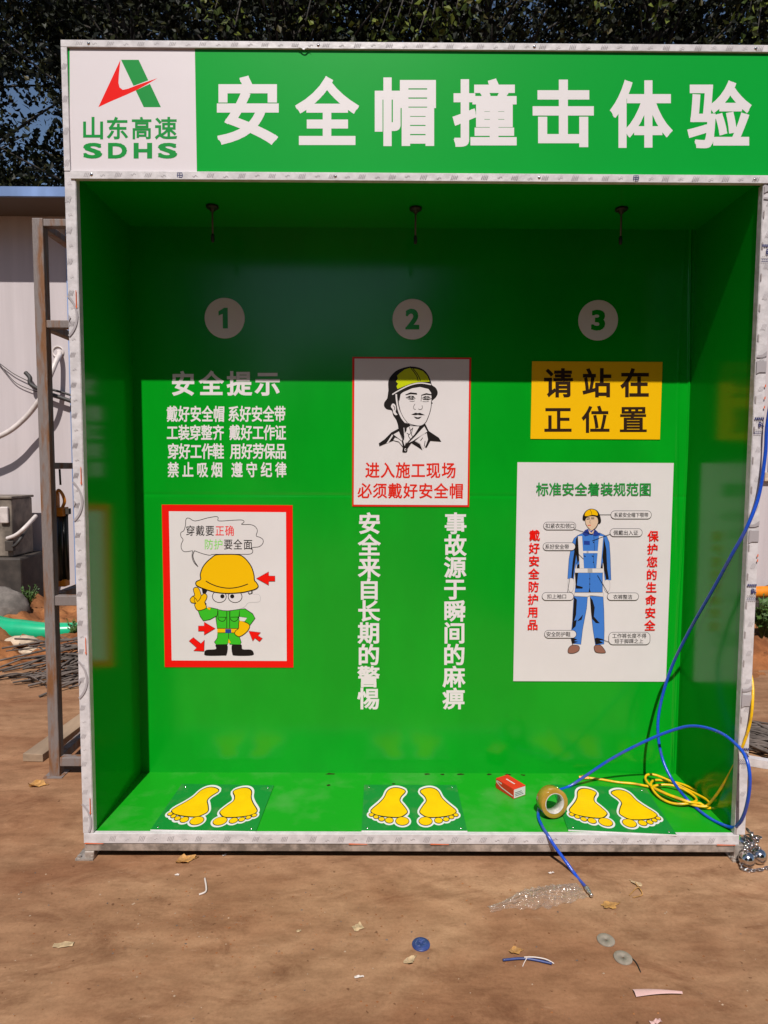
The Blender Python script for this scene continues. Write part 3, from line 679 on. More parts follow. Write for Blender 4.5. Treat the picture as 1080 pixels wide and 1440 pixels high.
A.poly([(378, 440), (390, 417), (410, 425), (418, 455), (414, 480), (428, 500), (412, 504), (396, 486), (392, 462)], M_sheet, 3); A.line([(395, 432), (408, 448), (402, 466)], 5, M_black, 3)
A.poly([(442, 188), (480, 160), (520, 147), (578, 155), (622, 170), (655, 205), (674, 250), (602, 252), (540, 262), (480, 284), (428, 306), (420, 285), (432, 265), (416, 250), (430, 225), (424, 205)], M_lime)
A.line([(522, 140), (556, 180), (578, 215), (586, 248)], 6, M_black, 4); A.line([(540, 145), (574, 185), (594, 220), (602, 246)], 6, M_black, 4); A.line([(508, 148), (524, 138), (545, 144)], 8, M_black)
A.line([(388, 348), (430, 322), (500, 286), (560, 266), (620, 261), (684, 272)], 9, M_sheet, 5)
A.poly([(430, 345), (500, 300), (580, 278), (660, 280), (690, 292), (690, 340), (665, 305), (600, 290), (540, 300), (470, 330), (452, 345), (442, 400), (436, 380)], M_black)
A.poly([(488, 348), (526, 331), (576, 336), (578, 349), (530, 345), (492, 354)], M_black); A.poly([(610, 350), (648, 337), (688, 345), (690, 354), (650, 349), (614, 356)], M_black)
A.poly([(490, 372), (520, 357), (550, 358), (566, 378), (545, 388), (512, 384)], M_black); A.poly([(612, 374), (640, 359), (668, 361), (690, 380), (660, 390), (626, 387)], M_black)
A.ell(532, 370, 7, 9, M_sheet); A.ell(650, 373, 7, 9, M_sheet); A.ell(532, 370, 4, 6, M_black); A.ell(650, 373, 4, 6, M_black)
for x0, x1 in ((500, 520), (545, 560), (615, 635), (660, 682)): A.line([(x0, 375), (x1, 376)], 5, M_sheet)
for pts in ([(520, 396), (545, 400), (560, 395)], [(620, 400), (650, 402), (668, 396)]): A.line(pts, 2.5, M_black, 3)
A.line([(562, 418), (550, 442), (556, 458), (568, 460)], 3, M_black, 3); A.line([(588, 456), (604, 462), (618, 450), (616, 430)], 3.5, M_black, 3); A.line([(612, 350), (608, 400)], 3.5, M_black)
A.poly([(533, 500), (568, 485), (583, 490), (600, 486), (637, 503), (600, 504), (584, 500), (566, 504)], M_black); A.poly([(552, 514), (584, 522), (614, 514), (594, 532), (570, 531)], M_black)
# collar and shoulders
A.poly([(287, 720), (330, 690), (383, 636), (438, 606), (470, 690), (484, 740), (498, 700), (528, 582), (600, 586), (640, 568), (668, 625), (745, 676), (763, 706), (715, 703), (680, 700), (652, 752), (640, 752), (654, 690), (640, 640), (610, 660), (560, 702), (602, 728), (620, 772), (575, 742), (535, 718), (505, 762), (482, 792), (466, 786), (470, 752), (440, 712), (396, 700), (345, 720), (292, 743)], M_black)
A.poly([(398, 652), (440, 628), (466, 692), (462, 700), (430, 676)], M_sheet); A.poly([(388, 652), (396, 660), (360, 716), (344, 722)], M_sheet); A.poly([(432, 684), (462, 706), (470, 742), (440, 706), (398, 696), (410, 676)], M_sheet)
A.poly([(500, 602), (526, 588), (596, 590), (560, 650), (498, 720), (492, 690)], M_sheet); A.poly([(612, 612), (634, 590), (656, 630), (600, 666), (548, 700), (514, 716), (560, 670)], M_sheet)
A.poly([(652, 640), (662, 690), (646, 735), (624, 760), (604, 724), (566, 702), (610, 668)], M_sheet)
for pts in ([(478, 600), (484, 670)], [(520, 596), (530, 640), (512, 660), (530, 690)], [(545, 600), (536, 650), (545, 668)], [(530, 620), (548, 600)], [(640, 700), (634, 742)], [(622, 676), (604, 700)], [(500, 640), (520, 655)]): A.line(pts, 5, M_black if pts[0][0] != 478 else M_sheet, 3)
A.ell(491, 770, 15, 20, M_black); A.ell(490, 768, 7, 11, M_sheet); A.ell(492, 768, 4, 7, M_black)
A.build('illustration', th_)
B_ = Art(A.p); B_.h = h0 + .0004
B_.cells('进入施工现场', [240, 356, 472, 588, 703, 821], 112, 862, 990, M_dred, .020); B_.cells('必须戴好安全帽', [183, 298, 413, 530, 646, 762, 878], 112, 1023, 1147, M_dred, .020)
B_.build('lettering', th_)
# 3 -- yellow sign
ty, A = poster('position_sign', 'plain yellow sign with two lines of bold black characters below disc 3', 'sign',
               ((187, 107), (893, 111), (880, 533), (177, 528)), (.5225, 1.093, 1.622, 1.959), m=M_yellow)
A.cells('请站在', [329, 537, 744], 162, 142, 306, M_brown, .024); A.cells('正位置', [326, 531, 735], 158, 346, 500, M_brown, .019)
A.build('lettering', ty)
# 4 -- dress code
td, A = poster('clothing_poster', 'large white poster of a worker in blue overalls with labelled safety gear', 'poster',
               ((75, 42), (1020, 45), (980, 1373), (52, 1368)), (.467, 1.158, .533, 1.519))
h0 = A.h
def cloth(pts, sm=0): A.poly(pts, M_blue, sm); A.line(pts, 2.0, M_black, sm, closed=True)
cloth([(418, 842), (502, 846), (496, 920), (472, 1050), (462, 1142), (408, 1136), (400, 1098), (410, 1000)]); cloth([(516, 846), (596, 846), (601, 930), (604, 1050), (602, 1140), (550, 1146), (535, 1050), (524, 950)])
for pts in ([(420, 850), (437, 868), (432, 960), (414, 1020), (412, 990)], [(474, 958), (438, 1000), (466, 990)], [(412, 1000), (436, 990), (430, 1030), (408, 1050)], [(516, 850), (532, 870), (545, 915), (540, 970), (576, 1012), (552, 1010), (530, 985), (522, 930)], [(404, 1098), (440, 1110), (420, 1120), (445, 1125), (410, 1138)], [(560, 1100), (600, 1110), (575, 1118), (598, 1132), (552, 1142), (545, 1105)]): A.poly(pts, M_black)
cloth([(440, 478), (475, 462), (520, 470), (572, 462), (616, 482), (632, 522), (638, 600), (643, 748), (606, 748), (598, 650), (592, 640), (592, 822), (424, 822), (438, 690), (432, 640), (416, 742), (380, 740), (388, 620), (404, 530), (418, 496)])
for pts in ([(442, 478), (446, 560), (456, 612), (440, 650), (432, 596), (418, 690), (412, 742), (402, 740), (410, 640), (424, 545), (430, 500)], [(598, 486), (614, 560), (620, 680), (630, 742), (614, 746), (602, 690), (590, 610), (596, 545)], [(424, 700), (444, 705), (436, 780), (472, 790), (470, 800), (430, 800)], [(508, 822), (512, 795), (520, 822)], [(440, 655), (470, 640), (470, 678), (436, 676)], [(588, 640), (592, 678), (580, 678)]): A.poly(pts, M_black)
A.line([(538, 480), (542, 560), (536, 620), (544, 678)], 2, M_black, 4); A.line([(515, 705), (514, 820)], 2, M_black)
for y in (520, 580, 640, 740, 772): A.ell(536 if y < 700 else 514, y, 3.5, 3.5, M_black)
A.poly([(478, 510), (513, 512), (513, 535), (478, 533)], M_blue2)
for x in (482, 530): A.line([(x-4, 600), (x+6, 606)], 5, M_black)
for a, b, w in (((454, 482), (466, 680), 24), ((582, 482), (566, 680), 24)): A.line([a, b], w+3, M_grey); A.line([a, b], w, M_sheet)
A.line([(470, 578), (562, 578)], 13, M_sheet); A.rect(494, 572, 506, 585, M_grey)
A.line([(424, 690), (594, 690)], 27, M_grey); A.line([(424, 690), (594, 690)], 24, M_sheet); A.rect(501, 678, 530, 703, M_grey)
A.poly([(420, 824), (600, 824), (596, 850), (520, 842), (500, 850), (420, 846)], M_grey); A.poly([(422, 826), (598, 826), (594, 847), (520, 839), (500, 847), (422, 843)], M_sheet)
for pts in ([(385, 742), (416, 744), (416, 800), (400, 822), (384, 800)], [(604, 752), (632, 752), (635, 800), (618, 822), (600, 795)]): shape(A, pts, M_sheet, 3, 2, M_grey)
for pts in ([(386, 1166), (408, 1146), (448, 1150), (450, 1178), (420, 1195), (386, 1193)], [(544, 1150), (580, 1146), (608, 1180), (606, 1194), (560, 1192), (545, 1178)]): shape(A, pts, M_shoe, 3, 3)
# head
A.poly([(484, 366), (556, 362), (562, 400), (552, 428), (534, 446), (512, 440), (494, 420)], M_skin, 3); A.line([(484, 366), (488, 410), (512, 440)], 2, M_black, 3)
A.line([(494, 381), (513, 378)], 5, M_black); A.line([(520, 378), (540, 378)], 5, M_black); A.line([(515, 384), (512, 402), (520, 404)], 2, M_black); A.line([(500, 418), (520, 416)], 4, M_dred); A.line([(494, 372), (512, 369)], 3, M_black); A.line([(520, 369), (540, 369)], 3, M_black)
A.poly([(484, 446), (502, 438), (520, 452), (540, 440), (552, 448), (577, 472), (548, 482), (522, 470), (486, 482), (468, 466)], M_blue2); A.poly([(502, 440), (522, 462), (540, 442), (534, 470), (512, 466)], M_skin)
A.line([(484, 448), (522, 474), (552, 448)], 3, M_black); A.line([(568, 395), (552, 428), (530, 448)], 5, M_black, 3)
A.poly([(470, 362), (478, 345), (490, 330), (515, 318), (545, 322), (566, 340), (578, 372), (580, 398), (566, 408), (558, 372), (530, 362), (496, 368), (484, 388), (470, 384)], M_black, 3)
A.poly([(482, 358), (488, 338), (512, 322), (540, 324), (556, 338), (560, 358), (530, 354), (496, 362)], M_yellow, 3); A.line([(512, 322), (522, 338), (524, 354)], 2.5, M_black, 3)
A.build('illustration', td)
B_ = Art(A.p); B_.h = A.h + .0002
def bubble(x0, y0, x1, y1, rows_, leads):
    r = min(26, (y1-y0)/2)
    pts = []
    for cx, cy, a0 in ((x1-r, y0+r, -90), (x1-r, y1-r, 0), (x0+r, y1-r, 90), (x0+r, y0+r, 180)):
        pts += [(cx+r*math.cos(math.radians(a0+10*i)), cy+r*math.sin(math.radians(a0+10*i))) for i in range(10)]
    for a, b in leads: B_.line([a, b], 2.6, M_black)
    B_.poly(pts, M_sheet); B_.line(pts, 2.6, M_black, closed=True)
    for tx, a, b, c, d in rows_: B_.row(tx, a, b, c, d, M_black, .012)
bubble(640, 330, 885, 378, [('系紧安全帽下颚带', 658, 867, 340, 370)], [((572, 353), (642, 353))])
bubble(233, 398, 428, 444, [('扣紧衣扣领口', 243, 422, 405, 437)], [((415, 438), (520, 470))])
bubble(635, 437, 830, 484, [('佩戴出入证', 655, 806, 446, 478)], [((640, 468), (528, 510))])
bubble(230, 522, 425, 568, [('系好安全带', 241, 388, 530, 562)], [((415, 560), (475, 620))])
bubble(225, 823, 416, 870, [('扣上袖口', 254, 374, 832, 862)], [((378, 826), (393, 735))])
bubble(620, 825, 810, 870, [('衣裤整洁', 655, 772, 835, 865)], [((628, 832), (560, 718))])
bubble(240, 1054, 433, 1101, [('安全防护鞋', 250, 398, 1062, 1094)], [((400, 1098), (412, 1145))])
bubble(630, 1066, 880, 1142, [('工作裤长度不得', 650, 858, 1072, 1104), ('短于脚踝之上', 664, 840, 1106, 1136)], [((634, 1126), (580, 1108))])
B_.row('标准安全着装规范图', 186, 886, 160, 242, M_dgreen_ink, .015)
for tx, xa, xb, y0, y1 in (('戴好安全防护用品', 179, 168, 448, 1047), ('保护您的生命安全', 896, 879, 452, 1052)):
    for i, ch in enumerate(tx):
        c = xa+(xb-xa)*i/7; y = y0+(y1-57-y0)*i/7; B_.char(ch, c-34, y-5, c+34, y+63, M_red, .020)
B_.build('lettering', td)

# ------------------------------------------------------------------ footprint mats
def mat_plane(cx, cy, rot, wx, wy):
    (x0a, x1a, ya), (x0b, x1b, yb) = (325, 808, 160), (308, 850, 397)
    wa, wb = x1a-x0a, x1b-x0b
    def p(u, v, h):
        t = (v-ya)/(yb-ya); w = wa+(wb-wa)*t; xl = x0a+(x0b-x0a)*t; a = (u-xl)/w
        dd = (1/w-1/wa)/(1/wb-1/wa); lx = (a-.5)*wx; ly = (.5-dd)*wy; c, s = math.cos(rot), math.sin(rot)
        return Vector((cx+c*lx-s*ly, cy+s*lx+c*ly, ZF+.0045+h))
    return p
SOLE = [(618, 196), (640, 182), (668, 178), (692, 183), (711, 198), (726, 228), (752, 256), (794, 292), (790, 307), (760, 319), (700, 327), (650, 327), (620, 312), (612, 298), (630, 270), (648, 246), (641, 222)]
TOES = ((638, 349, 33, 20), (705, 345, 20, 13), (744, 339, 14.5, 9.5), (772, 328, 12, 8), (796, 317, 11, 7.5))
WX, WY = .405, .362
def make_mat(cx, cy, rot, label):
    t = thing('footprint_mat', (cx, cy, ZF), label, 'mat', 'footprint mats on the booth floor')
    r = Matrix.Rotation(rot, 3, 'Z')
    b = MB().box(-WX/2, WX/2, -WY/2, WY/2, 0.0005, .0045, M_matg, r, (cx, cy, ZF))
    b.box(-WX/2, WX/2, -WY/2-.0015, -WY/2, .0003, .0052, M_white, r, (cx, cy, ZF)); b.build('board', t)
    P = mat_plane(cx, cy, rot, WX, WY)
    for mir in (False, True):
        A = Art(P); f = (lambda p: (1156-p[0], p[1])) if mir else (lambda p: (p[0], p[1]))
        sole = [f(p) for p in SOLE]
        A.poly(sole, M_white, 4, 14)
        for cx_, cy_, rx, ry in TOES: A.poly([f((cx_+(rx+13)*math.cos(i*math.pi/16), cy_+(ry+11)*math.sin(i*math.pi/16))) for i in range(32)], M_white)
        A.up(.0003); A.poly(sole, M_black, 4, 4.5)
        for cx_, cy_, rx, ry in TOES: A.poly([f((cx_+(rx+3.5)*math.cos(i*math.pi/16), cy_+(ry+3)*math.sin(i*math.pi/16))) for i in range(32)], M_black)
        A.up(.0003); A.poly(sole, M_yel2, 4)
        for cx_, cy_, rx, ry in TOES: A.poly([f((cx_+rx*math.cos(i*math.pi/16), cy_+ry*math.sin(i*math.pi/16))) for i in range(32)], M_yel2)
        A.build('footprint', t)
    for sx in (-1, 1):
        for sy in (-1, 1):
            c = r @ Vector((sx*(WX/2-.022), sy*(WY/2-.02), 0))
            MB().lathe([(0, .0022), (.003, .002), (.0045, 0)], M_chrome, Matrix.Translation((cx+c.x, cy+c.y, ZF+.0045)), 12).build('screw', t)
    return t
make_mat(-.803, .195, math.radians(-1.5), 'green mat with yellow footprints, the one by the dark left side panel')
make_mat(.0, .197, 0.0, 'green mat with yellow footprints in the middle, left of the red carton')
make_mat(.808, .190, math.radians(-4.5), 'green mat with yellow footprints, the one under tape roll and hoses')
# ------------------------------------------------------------------ striking rods under the booth ceiling
def make_rod(x, y, label):
    t = thing('striking_rod', (x, y, 2.522), label, 'rod', 'striking rods under the booth ceiling')
    T = Matrix.Translation((x, y, 0))
    f = MB().lathe([(0, 2.5215), (.0245, 2.5215), (.0245, 2.513), (.020, 2.510), (.009, 2.510), (.009, 2.500), (0, 2.500)], M_blackm, T, 28); f.build('flange', t)
    MB().lathe([(.0038, 2.5005), (.0038, 2.41), (0, 2.41)], M_rod, T, 14).build('rod', t)
    MB().lathe([(0, 2.412), (.0055, 2.412), (.007, 2.406), (.007, 2.390), (.005, 2.382), (0, 2.380)], M_blackm, T, 16).build('tip', t)
make_rod(-.806, .269, 'thin dark rod hanging from the ceiling flange above disc 1')
make_rod(-.002, .275, 'thin dark rod hanging from the ceiling flange above disc 2')
make_rod(.812, .266, 'thin dark rod hanging from the ceiling flange above disc 3')

# ------------------------------------------------------------------ hoses
zb = ZF+.0068
P = [at(1190, 380, -.02), at(1130, 470, -.03), at(1090, 548, -.035), at(1079, 596, -.03), at(1076, 640, -.025), at(1067, 697, -.022), at(1050, 742, -.02), at(1028, 782, 0.03), at(1003, 828, .12), at(970, 886, .26), at(945, 937, .36), at(930, 985, .38), at(925, 1025, .35), at(931, 1065, .31), at(946, 1098, .25)]
c = at_z(968, 1126, zb+.006); P += [c, at_z(990, 1145, zb), at_z(1010, 1157, zb), at(1032, 1163, .012), at(1046, 1146, -.05), at(1054, 1108, -.085), at(1052, 1075, -.075), at(1040, 1052, -.02), at(1012, 1030, .08), at(975, 1021, .18), at(940, 1029, .25), at(900, 1046, .30), at(860, 1067, .34), at(825, 1090, .365)]
P += [at_z(800, 1106, zb), at_z(782, 1112, zb), at_z(768, 1119, zb), at_z(759, 1133, zb), at_z(757, 1148, zb), at_z(763, 1163, zb), at(770, 1174, -.006), at(780, 1190, -.030), at(796, 1212, -.055), at(812, 1234, -.10)]
e = at_z(825, 1249, .009); P += [e]
for p in P[16:18] + P[29:35]: p.z = max(p.z, zb)
th = thing('air_hose', at_z(985, 1145, ZF), 'blue air hose draped past the right trim and looping over the booth floor', 'hose')
hp = spline(P, 9)
MB().tube(hp, .0062, M_bhose, 12).build('hose', th)
d = (hp[-1]-hp[-4]).normalized(); d.z *= .3; d.normalize(); e = hp[-1]
Mz = Matrix.Translation(e - d*.004) @ d.to_track_quat('Z', 'Y').to_matrix().to_4x4()
MB().lathe([(0, 0), (.0085, 0), (.0085, .012), (.0068, .013), (.0068, .018), (.0080, .019), (.0080, .026), (.0055, .028), (.0045, .044), (.0062, .045), (.0062, .049), (.004, .050), (0, .050)], M_silver, Mz, 18).build('nozzle', th)
ty_ = thing('extension_hose', at_z(950, 1116, ZF), 'thin yellow hose coiled on the booth floor with its tail towards the tape roll', 'hose')
zy = ZF+.0056
P = [Vector((1.31, .24, .84)), Vector((1.285, .12, .78)), Vector((1.276, .03, .70)), at(1058, 992, -.014), at(1053, 1024, -.014), at(1040, 1060, .004), at(1026, 1088, .06), at(1010, 1114, .12), at_z(994, 1133, zy+.016)]
cc = at_z(950, 1116, zy); ax = Vector((.14, -.215, 0)).normalized(); bx = Vector((-ax.y, ax.x, 0))
a0 = -.25
for i in range(44):
    a = a0 - 2*math.pi*i/13.0; lap = i/13.0
    ra = .118 + .034*math.sin(lap*2.4+.4); rb = .066 + .026*math.cos(lap*2.7+.3)
    q_ = cc + ax*(ra*math.cos(a)) + bx*(rb*math.sin(a)) + Vector((.016*math.sin(2.9*lap)-.004, .018*math.cos(2.1*lap)-.012, .0))
    q_.z = zy + .016*max(0, 1-lap/3.2) + .009*abs(math.sin(a*1.5+lap))**2; P.append(q_)
P += [at_z(912, 1106, zy+.004), at_z(890, 1102, zy), at_z(868, 1100, zy), at_z(845, 1096, zy), at_z(828, 1094, zy)]
hp = spline(P, 7); MB().tube(hp, .0052, M_yhose, 10).build('hose', ty_)
d = (hp[-1]-hp[-5]).normalized(); d.z = 0; d.normalize()
Mz = Matrix.Translation(hp[-1]) @ d.to_track_quat('Z', 'Y').to_matrix().to_4x4()
MB().lathe([(0, 0), (.0075, 0), (.0075, .010), (.0095, .011), (.0095, .030), (.006, .032), (.006, .042), (0, .042)], M_brass, Mz, 6, smooth=False).build('fitting', ty_)

# ------------------------------------------------------------------ tape roll
c = at_z(777, 1149, ZF+.0055); ct = Vector((c.x, c.y+.015, ZF+.0060+.0565))
ax = Vector((.24, -1, .10)).normalized(); Mx = Matrix.Translation(ct) @ ax.to_track_quat('Z', 'Y').to_matrix().to_4x4()
tt = thing('tape_roll', (ct.x, ct.y, ZF), 'roll of amber packing tape standing on edge at the booth floor front', 'tape roll')
MB().lathe([(.041, -.024), (.0565, -.024), (.0570, -.0235), (.0570, .0235), (.0565, .024), (.041, .024)], M_tape, Mx, 72).build('tape', tt)
mb = MB().lathe([(.0375, -.0245), (.0408, -.0245), (.0408, .0245), (.0375, .0245)], M_core, Mx, 64, closed=True)
mb.build('core', tt)

# ------------------------------------------------------------------ red carton
p0, p1, p2 = at_z(697, 1108, ZF), at_z(722, 1124, ZF), at_z(740.5, 1119, ZF)
ux = (p1-p0); ux.z = 0; Lb = ux.length; ux.normalize(); uy = Vector((-ux.y, ux.x, 0)); wb = (p2-p1).length*.98
tr = thing('red_carton', (p0+p2)/2, 'small red carton with a white end label lying on the booth floor', 'carton')
hb = .044
Mb = Matrix((( ux.x, uy.x, 0, p0.x), (ux.y, uy.y, 0, p0.y), (0, 0, 1, ZF+.0004), (0, 0, 0, 1)))
mb = MB(); mb.box(0, Lb, 0, wb, 0, hb, M_redbox); mb.v = [tuple(Mb @ Vector(v)) for v in mb.v]
body = mb.build('carton_body', tr, bevel=.0015)
A = Art(lambda u, v, h: Mb @ Vector((Lb+h, u, v)))
A.rect(.002, .003, wb-.002, hb-.003, M_white)
for i in range(3): A.rect(.008, .010+.007*i, wb-.012-.005*i, .0125+.007*i, M_black)
A.build('end_label', tr)
A = Art(lambda u, v, h: Mb @ Vector((u, -h, v)))
A.poly([(.004, .028), (.035, .016), (Lb-.004, .010), (Lb-.004, .014), (.036, .020), (.004, .033)], M_white)
for i in range(5): A.rect(.006+.007*i, .032, .011+.007*i, .038, M_white)
A.build('side_print', tr)
A = Art(lambda u, v, h: Mb @ Vector((u, v, hb+h)))
for i in range(6): A.rect(.03+.009*i, wb*.45, .037+.009*i, wb*.45+.007, M_white)
A.build('top_print', tr)

# ------------------------------------------------------------------ steel balls and chains by the right foot
def ball(c, r, label):
    t = thing('steel_ball', (c[0], c[1], c[2]-r), label, 'steel ball', 'steel balls beside the booth foot')
    MB().sphere(c, r, M_chrome, 40, 24).build('ball', t)
    MB().lathe([(0, 0), (.006, 0), (.006, .006), (.003, .008), (0, .008)], M_chrome, Matrix.Translation((c[0], c[1], c[2]+r-.001)), 12).build('stud', t)
c1 = at_z(1050.5, 1208, .029); c2 = at_z(1067, 1203.5, .029)
ball((c1.x, c1.y, .029), .029, 'polished steel ball at the front of the pile, nearest the right booth foot')
ball((c2.x, c2.y, .029), .029, 'polished steel ball at the right of the pile, next to the chain')
ball((c1.x+.022, c1.y+.105, .029), .029, 'polished steel ball at the back of the pile, half hidden by the right trim')
def chain(pts, label, n_=None, jit=.25):
    pts = [Vector(p) for p in pts]; sp = spline(pts, 12); seg = []; acc = 0; last = sp[0]; step = .0155
    out = [sp[0]]
    for a, b in zip(sp, sp[1:]):
        l = (b-a).length; acc += l
        if acc >= step: out.append(b); acc = 0
    mb = MB()
    for i, (a, b) in enumerate(zip(out, out[1:])):
        m_ = (a+b)/2; t = (b-a).normalized(); s = t.cross(Vector((0, 0, 1)))
        if s.length < .1: s = Vector((1, 0, 0))
        s.normalize(); ang = (math.pi/2 if i % 2 else 0) + random.uniform(-jit, jit); u = t.cross(s); w = s*math.cos(ang)+u*math.sin(ang)
        if m_.z < .012: w.z *= .5; w.normalize()
        ring = []
        for k in range(16):
            an = 2*math.pi*k/16; cx = math.cos(an); sy = math.sin(an); ring.append(m_ + t*(.0115*cx) + w*(.0068*sy))
        mb.tube(ring, .0021, M_chrome, 6, closed=True)
    o = mb.build('chain', loc=(pts[0].x, pts[0].y, 0)); return tag(o, label, 'chain')
g = lambda px, py, z: at_z(px, py, z)
chain([g(1046, 1212, .02), g(1041, 1217, .010), g(1046, 1223, .007), g(1058, 1224, .007), g(1070, 1223, .007), g(1082, 1220, .007), g(1096, 1222, .007)], 'bright chain lying along the ground in front of the steel balls')
hx, hy = c2.x+.005, c2.y+.085
chain([(hx-.05+.09*random.random(), hy-.03+.06*random.random(), .010+.062*(i/26)*random.uniform(.7, 1.1)) for i in range(27)], 'tangled heap of bright chain behind the right steel ball', jit=.8)
chain([(c1.x-.012, c1.y-.002, .066), (c1.x+.008, c1.y+.030, .058), (c1.x+.03, c1.y+.028, .068), (c2.x-.005, c2.y+.03, .063), (c2.x+.012, c2.y+.05, .05)], 'short length of chain draped between the steel balls')

# ------------------------------------------------------------------ litter on the ground
def crumple(pts2, name, label, m, hgt, n=26, w=None, cat='wrapper', folds=6):
    A0, B0 = Vector((*pts2[0], 0)), Vector((*pts2[1], 0)); ax = (B0-A0); L = ax.length; ax.normalize(); ay = Vector((-ax.y, ax.x, 0))
    mb = MB(); vs = []; ny = 12
    ph = [random.uniform(0, 6.3) for _ in range(12)]
    for i in range(n+1):
        t = i/n; ww = w(t)
        for j in range(ny+1):
            s = j/ny*2-1
            h = hgt(t)*(abs(math.sin(s*folds+ph[0]+5*t))*.5 + abs(math.sin(t*11+ph[1]+s*4))*.5)*max(0.05, 1-abs(s)**2) + random.uniform(0, .4)*hgt(t)
            p = A0 + ax*(L*t + random.uniform(-.2, .2)*L/n) + ay*(s*ww*random.uniform(.85, 1.12)); vs.append((p.x, p.y, .003+h))
    fs = [(i*(ny+1)+j, (i+1)*(ny+1)+j, (i+1)*(ny+1)+j+1, i*(ny+1)+j+1) for i in range(n) for j in range(ny)]
    mb.add(vs, fs, m, False); o = mb.build(name, loc=(*((A0+B0)/2).xy, 0)); return tag(o, label, cat)
a, b = at_z(688, 1281, 0), at_z(818, 1253, 0)
crumple((a.xy, b.xy), 'plastic_wrapper', 'crumpled clear plastic wrapper on the ground below the hose nozzle', M_clear, lambda t: .008+.022*math.sin(math.pi*min(1, t*1.05)), 30, lambda t: .016+.036*min(1, max(0, (t-.16)/.25)) - .012*max(0, (t-.75)/.25))
def leaf(px, py, size, rot, m, label, name='dry_leaf', group='dry leaves on the ground', curl=.35, lobes=3):
    c = at_z(px, py, 0); mb = MB(); N = 18; R3 = Matrix.Rotation(rot, 3, 'Z')
    ring = []
    for i in range(N):
        a = 2*math.pi*i/N; r = size*(.55+.45*abs(math.cos(a/2))**1.2)*(1+.22*math.sin(lobes*a+.7))*random.uniform(.85, 1.1)
        p = Vector((r*math.cos(a), .62*r*math.sin(a), 0)); p.z = .004 + curl*size*abs(math.sin(a*1.0+.5))**2*random.uniform(.5, 1.1); ring.append(R3 @ p + c)
    mid = [R3 @ Vector((size*.5*math.cos(2*math.pi*i/N), .3*size*math.sin(2*math.pi*i/N), .004+curl*size*.25*random.random())) + c for i in range(N)]
    vs = ring + mid + [c+Vector((0, 0, .003))]
    fs = [(i, (i+1) % N, N+(i+1) % N, N+i) for i in range(N)] + [(N+i, N+(i+1) % N, 2*N) for i in range(N)]
    mb.add(vs, fs, m, False)
    e = R3 @ Vector((size*1.0, 0, .004)) + c; mb.tube([c+Vector((0, 0, .004)), e, e + R3 @ Vector((size*.4, size*.15, .002))], size*.025+.0006, m, 5)
    o = mb.build(name, loc=(c.x, c.y, 0)); return tag(o, label, 'leaf', group)
leaf(257, 1212, .042, .35, M_leafd, 'large curled brown leaf on the ground by the left end of the booth base', lobes=4)
leaf(575, 1354, .024, .7, M_leafp, 'pale dry leaf fragment below the blue disc')
leaf(722, 1340, .024, .1, M_leafd, 'small golden leaf lying just behind the blue cable offcut', lobes=5)
leaf(855, 1275, .035, .2, M_leafd, 'flattened brown leaf scrap right of the clear wrapper', curl=.12, lobes=5)
leaf(48, 1106, .045, .1, M_leafd, 'dark curled leaf on the ground beside the rusty frame post', curl=.5)
leaf(897, 1245, .022, 2.2, M_leafp, 'thin dry leaf stalk fragment in front of the third mat', curl=.2, lobes=2)
def disc_thing(px, py, r, m, name, label, cat, hole=True, group=None):
    c = at_z(px, py, 0); T = Matrix.Translation((c.x, c.y, .001)) @ Matrix.Rotation(.04, 4, 'X')
    prof = [(r*.13, .0005), (r*.13, .004), (r*.97, .004), (r, .003), (r, .0005)] if hole else [(0, .004), (r*.2, .004), (r*.25, .0065), (r*.8, .0065), (r*.86, .004), (r*.96, .004), (r, .0025), (r, 0)]
    mb = MB().lathe(prof, m, T, 36)
    if not hole:
        for k in range(3): mb.lathe([(0, .0082), (r*.11, .0078), (r*.13, .006)], m, T @ Matrix.Translation((r*.35*math.cos(2.1*k), r*.35*math.sin(2.1*k), 0)), 10)
    o = mb.build(name, loc=(c.x, c.y, 0)); return tag(o, label, cat, group)
disc_thing(592, 1329, .0285, M_bdisc, 'plastic_disc', 'dark blue plastic disc lying on the bare ground', 'disc', hole=False)
disc_thing(852, 1323, .0275, M_washer, 'washer', 'grey washer farther from the viewer, flat on the ground', 'washer', group='grey washers on the ground')
disc_thing(876, 1348, .0275, M_washer, 'washer', 'grey washer nearer the viewer with a wire end beside it', 'washer', group='grey washers on the ground')
a, b, c_ = at_z(707, 1350, .006), at_z(740, 1348, .006), at_z(776, 1355, .006)
ts = thing('cable_offcut', at_z(742, 1351, 0), 'blue cable offcut with stripped white edge lying on the ground', 'cable')
MB().tube(spline([a, b, c_], 8), .0036, M_bdisc, 8).build('sheath', ts)
MB().tube(spline([at_z(737, 1346, .012), at_z(752, 1346, .012), at_z(768, 1349, .011), at_z(779, 1355, .004)], 6), .0018, M_paper, 6).build('wire', ts)
MB().tube(spline([at_z(741, 1347, .012), at_z(737, 1354, .004), at_z(735, 1359, .002)], 6), .0013, M_paper, 6).build('wire', ts)
a, b = at_z(892, 1399, 0), at_z(959, 1400, 0)
mb = MB(); n = 14; vs = []
for i in range(n+1):
    t = i/n; p = a.lerp(b, t); w = .014*(1-t*.7); z = .006+.006*math.sin(t*2.6)
    vs += [(p.x, p.y-w, z), (p.x, p.y, z+.004), (p.x, p.y+w, z-.001)]
mb.add(vs, [f for i in range(n) for f in ((3*i, 3*i+3, 3*i+4, 3*i+1), (3*i+1, 3*i+4, 3*i+5, 3*i+2))], M_pink, True)
A = Art(lambda u, v, h: Vector((u, v, .012+h))); A.mb = mb
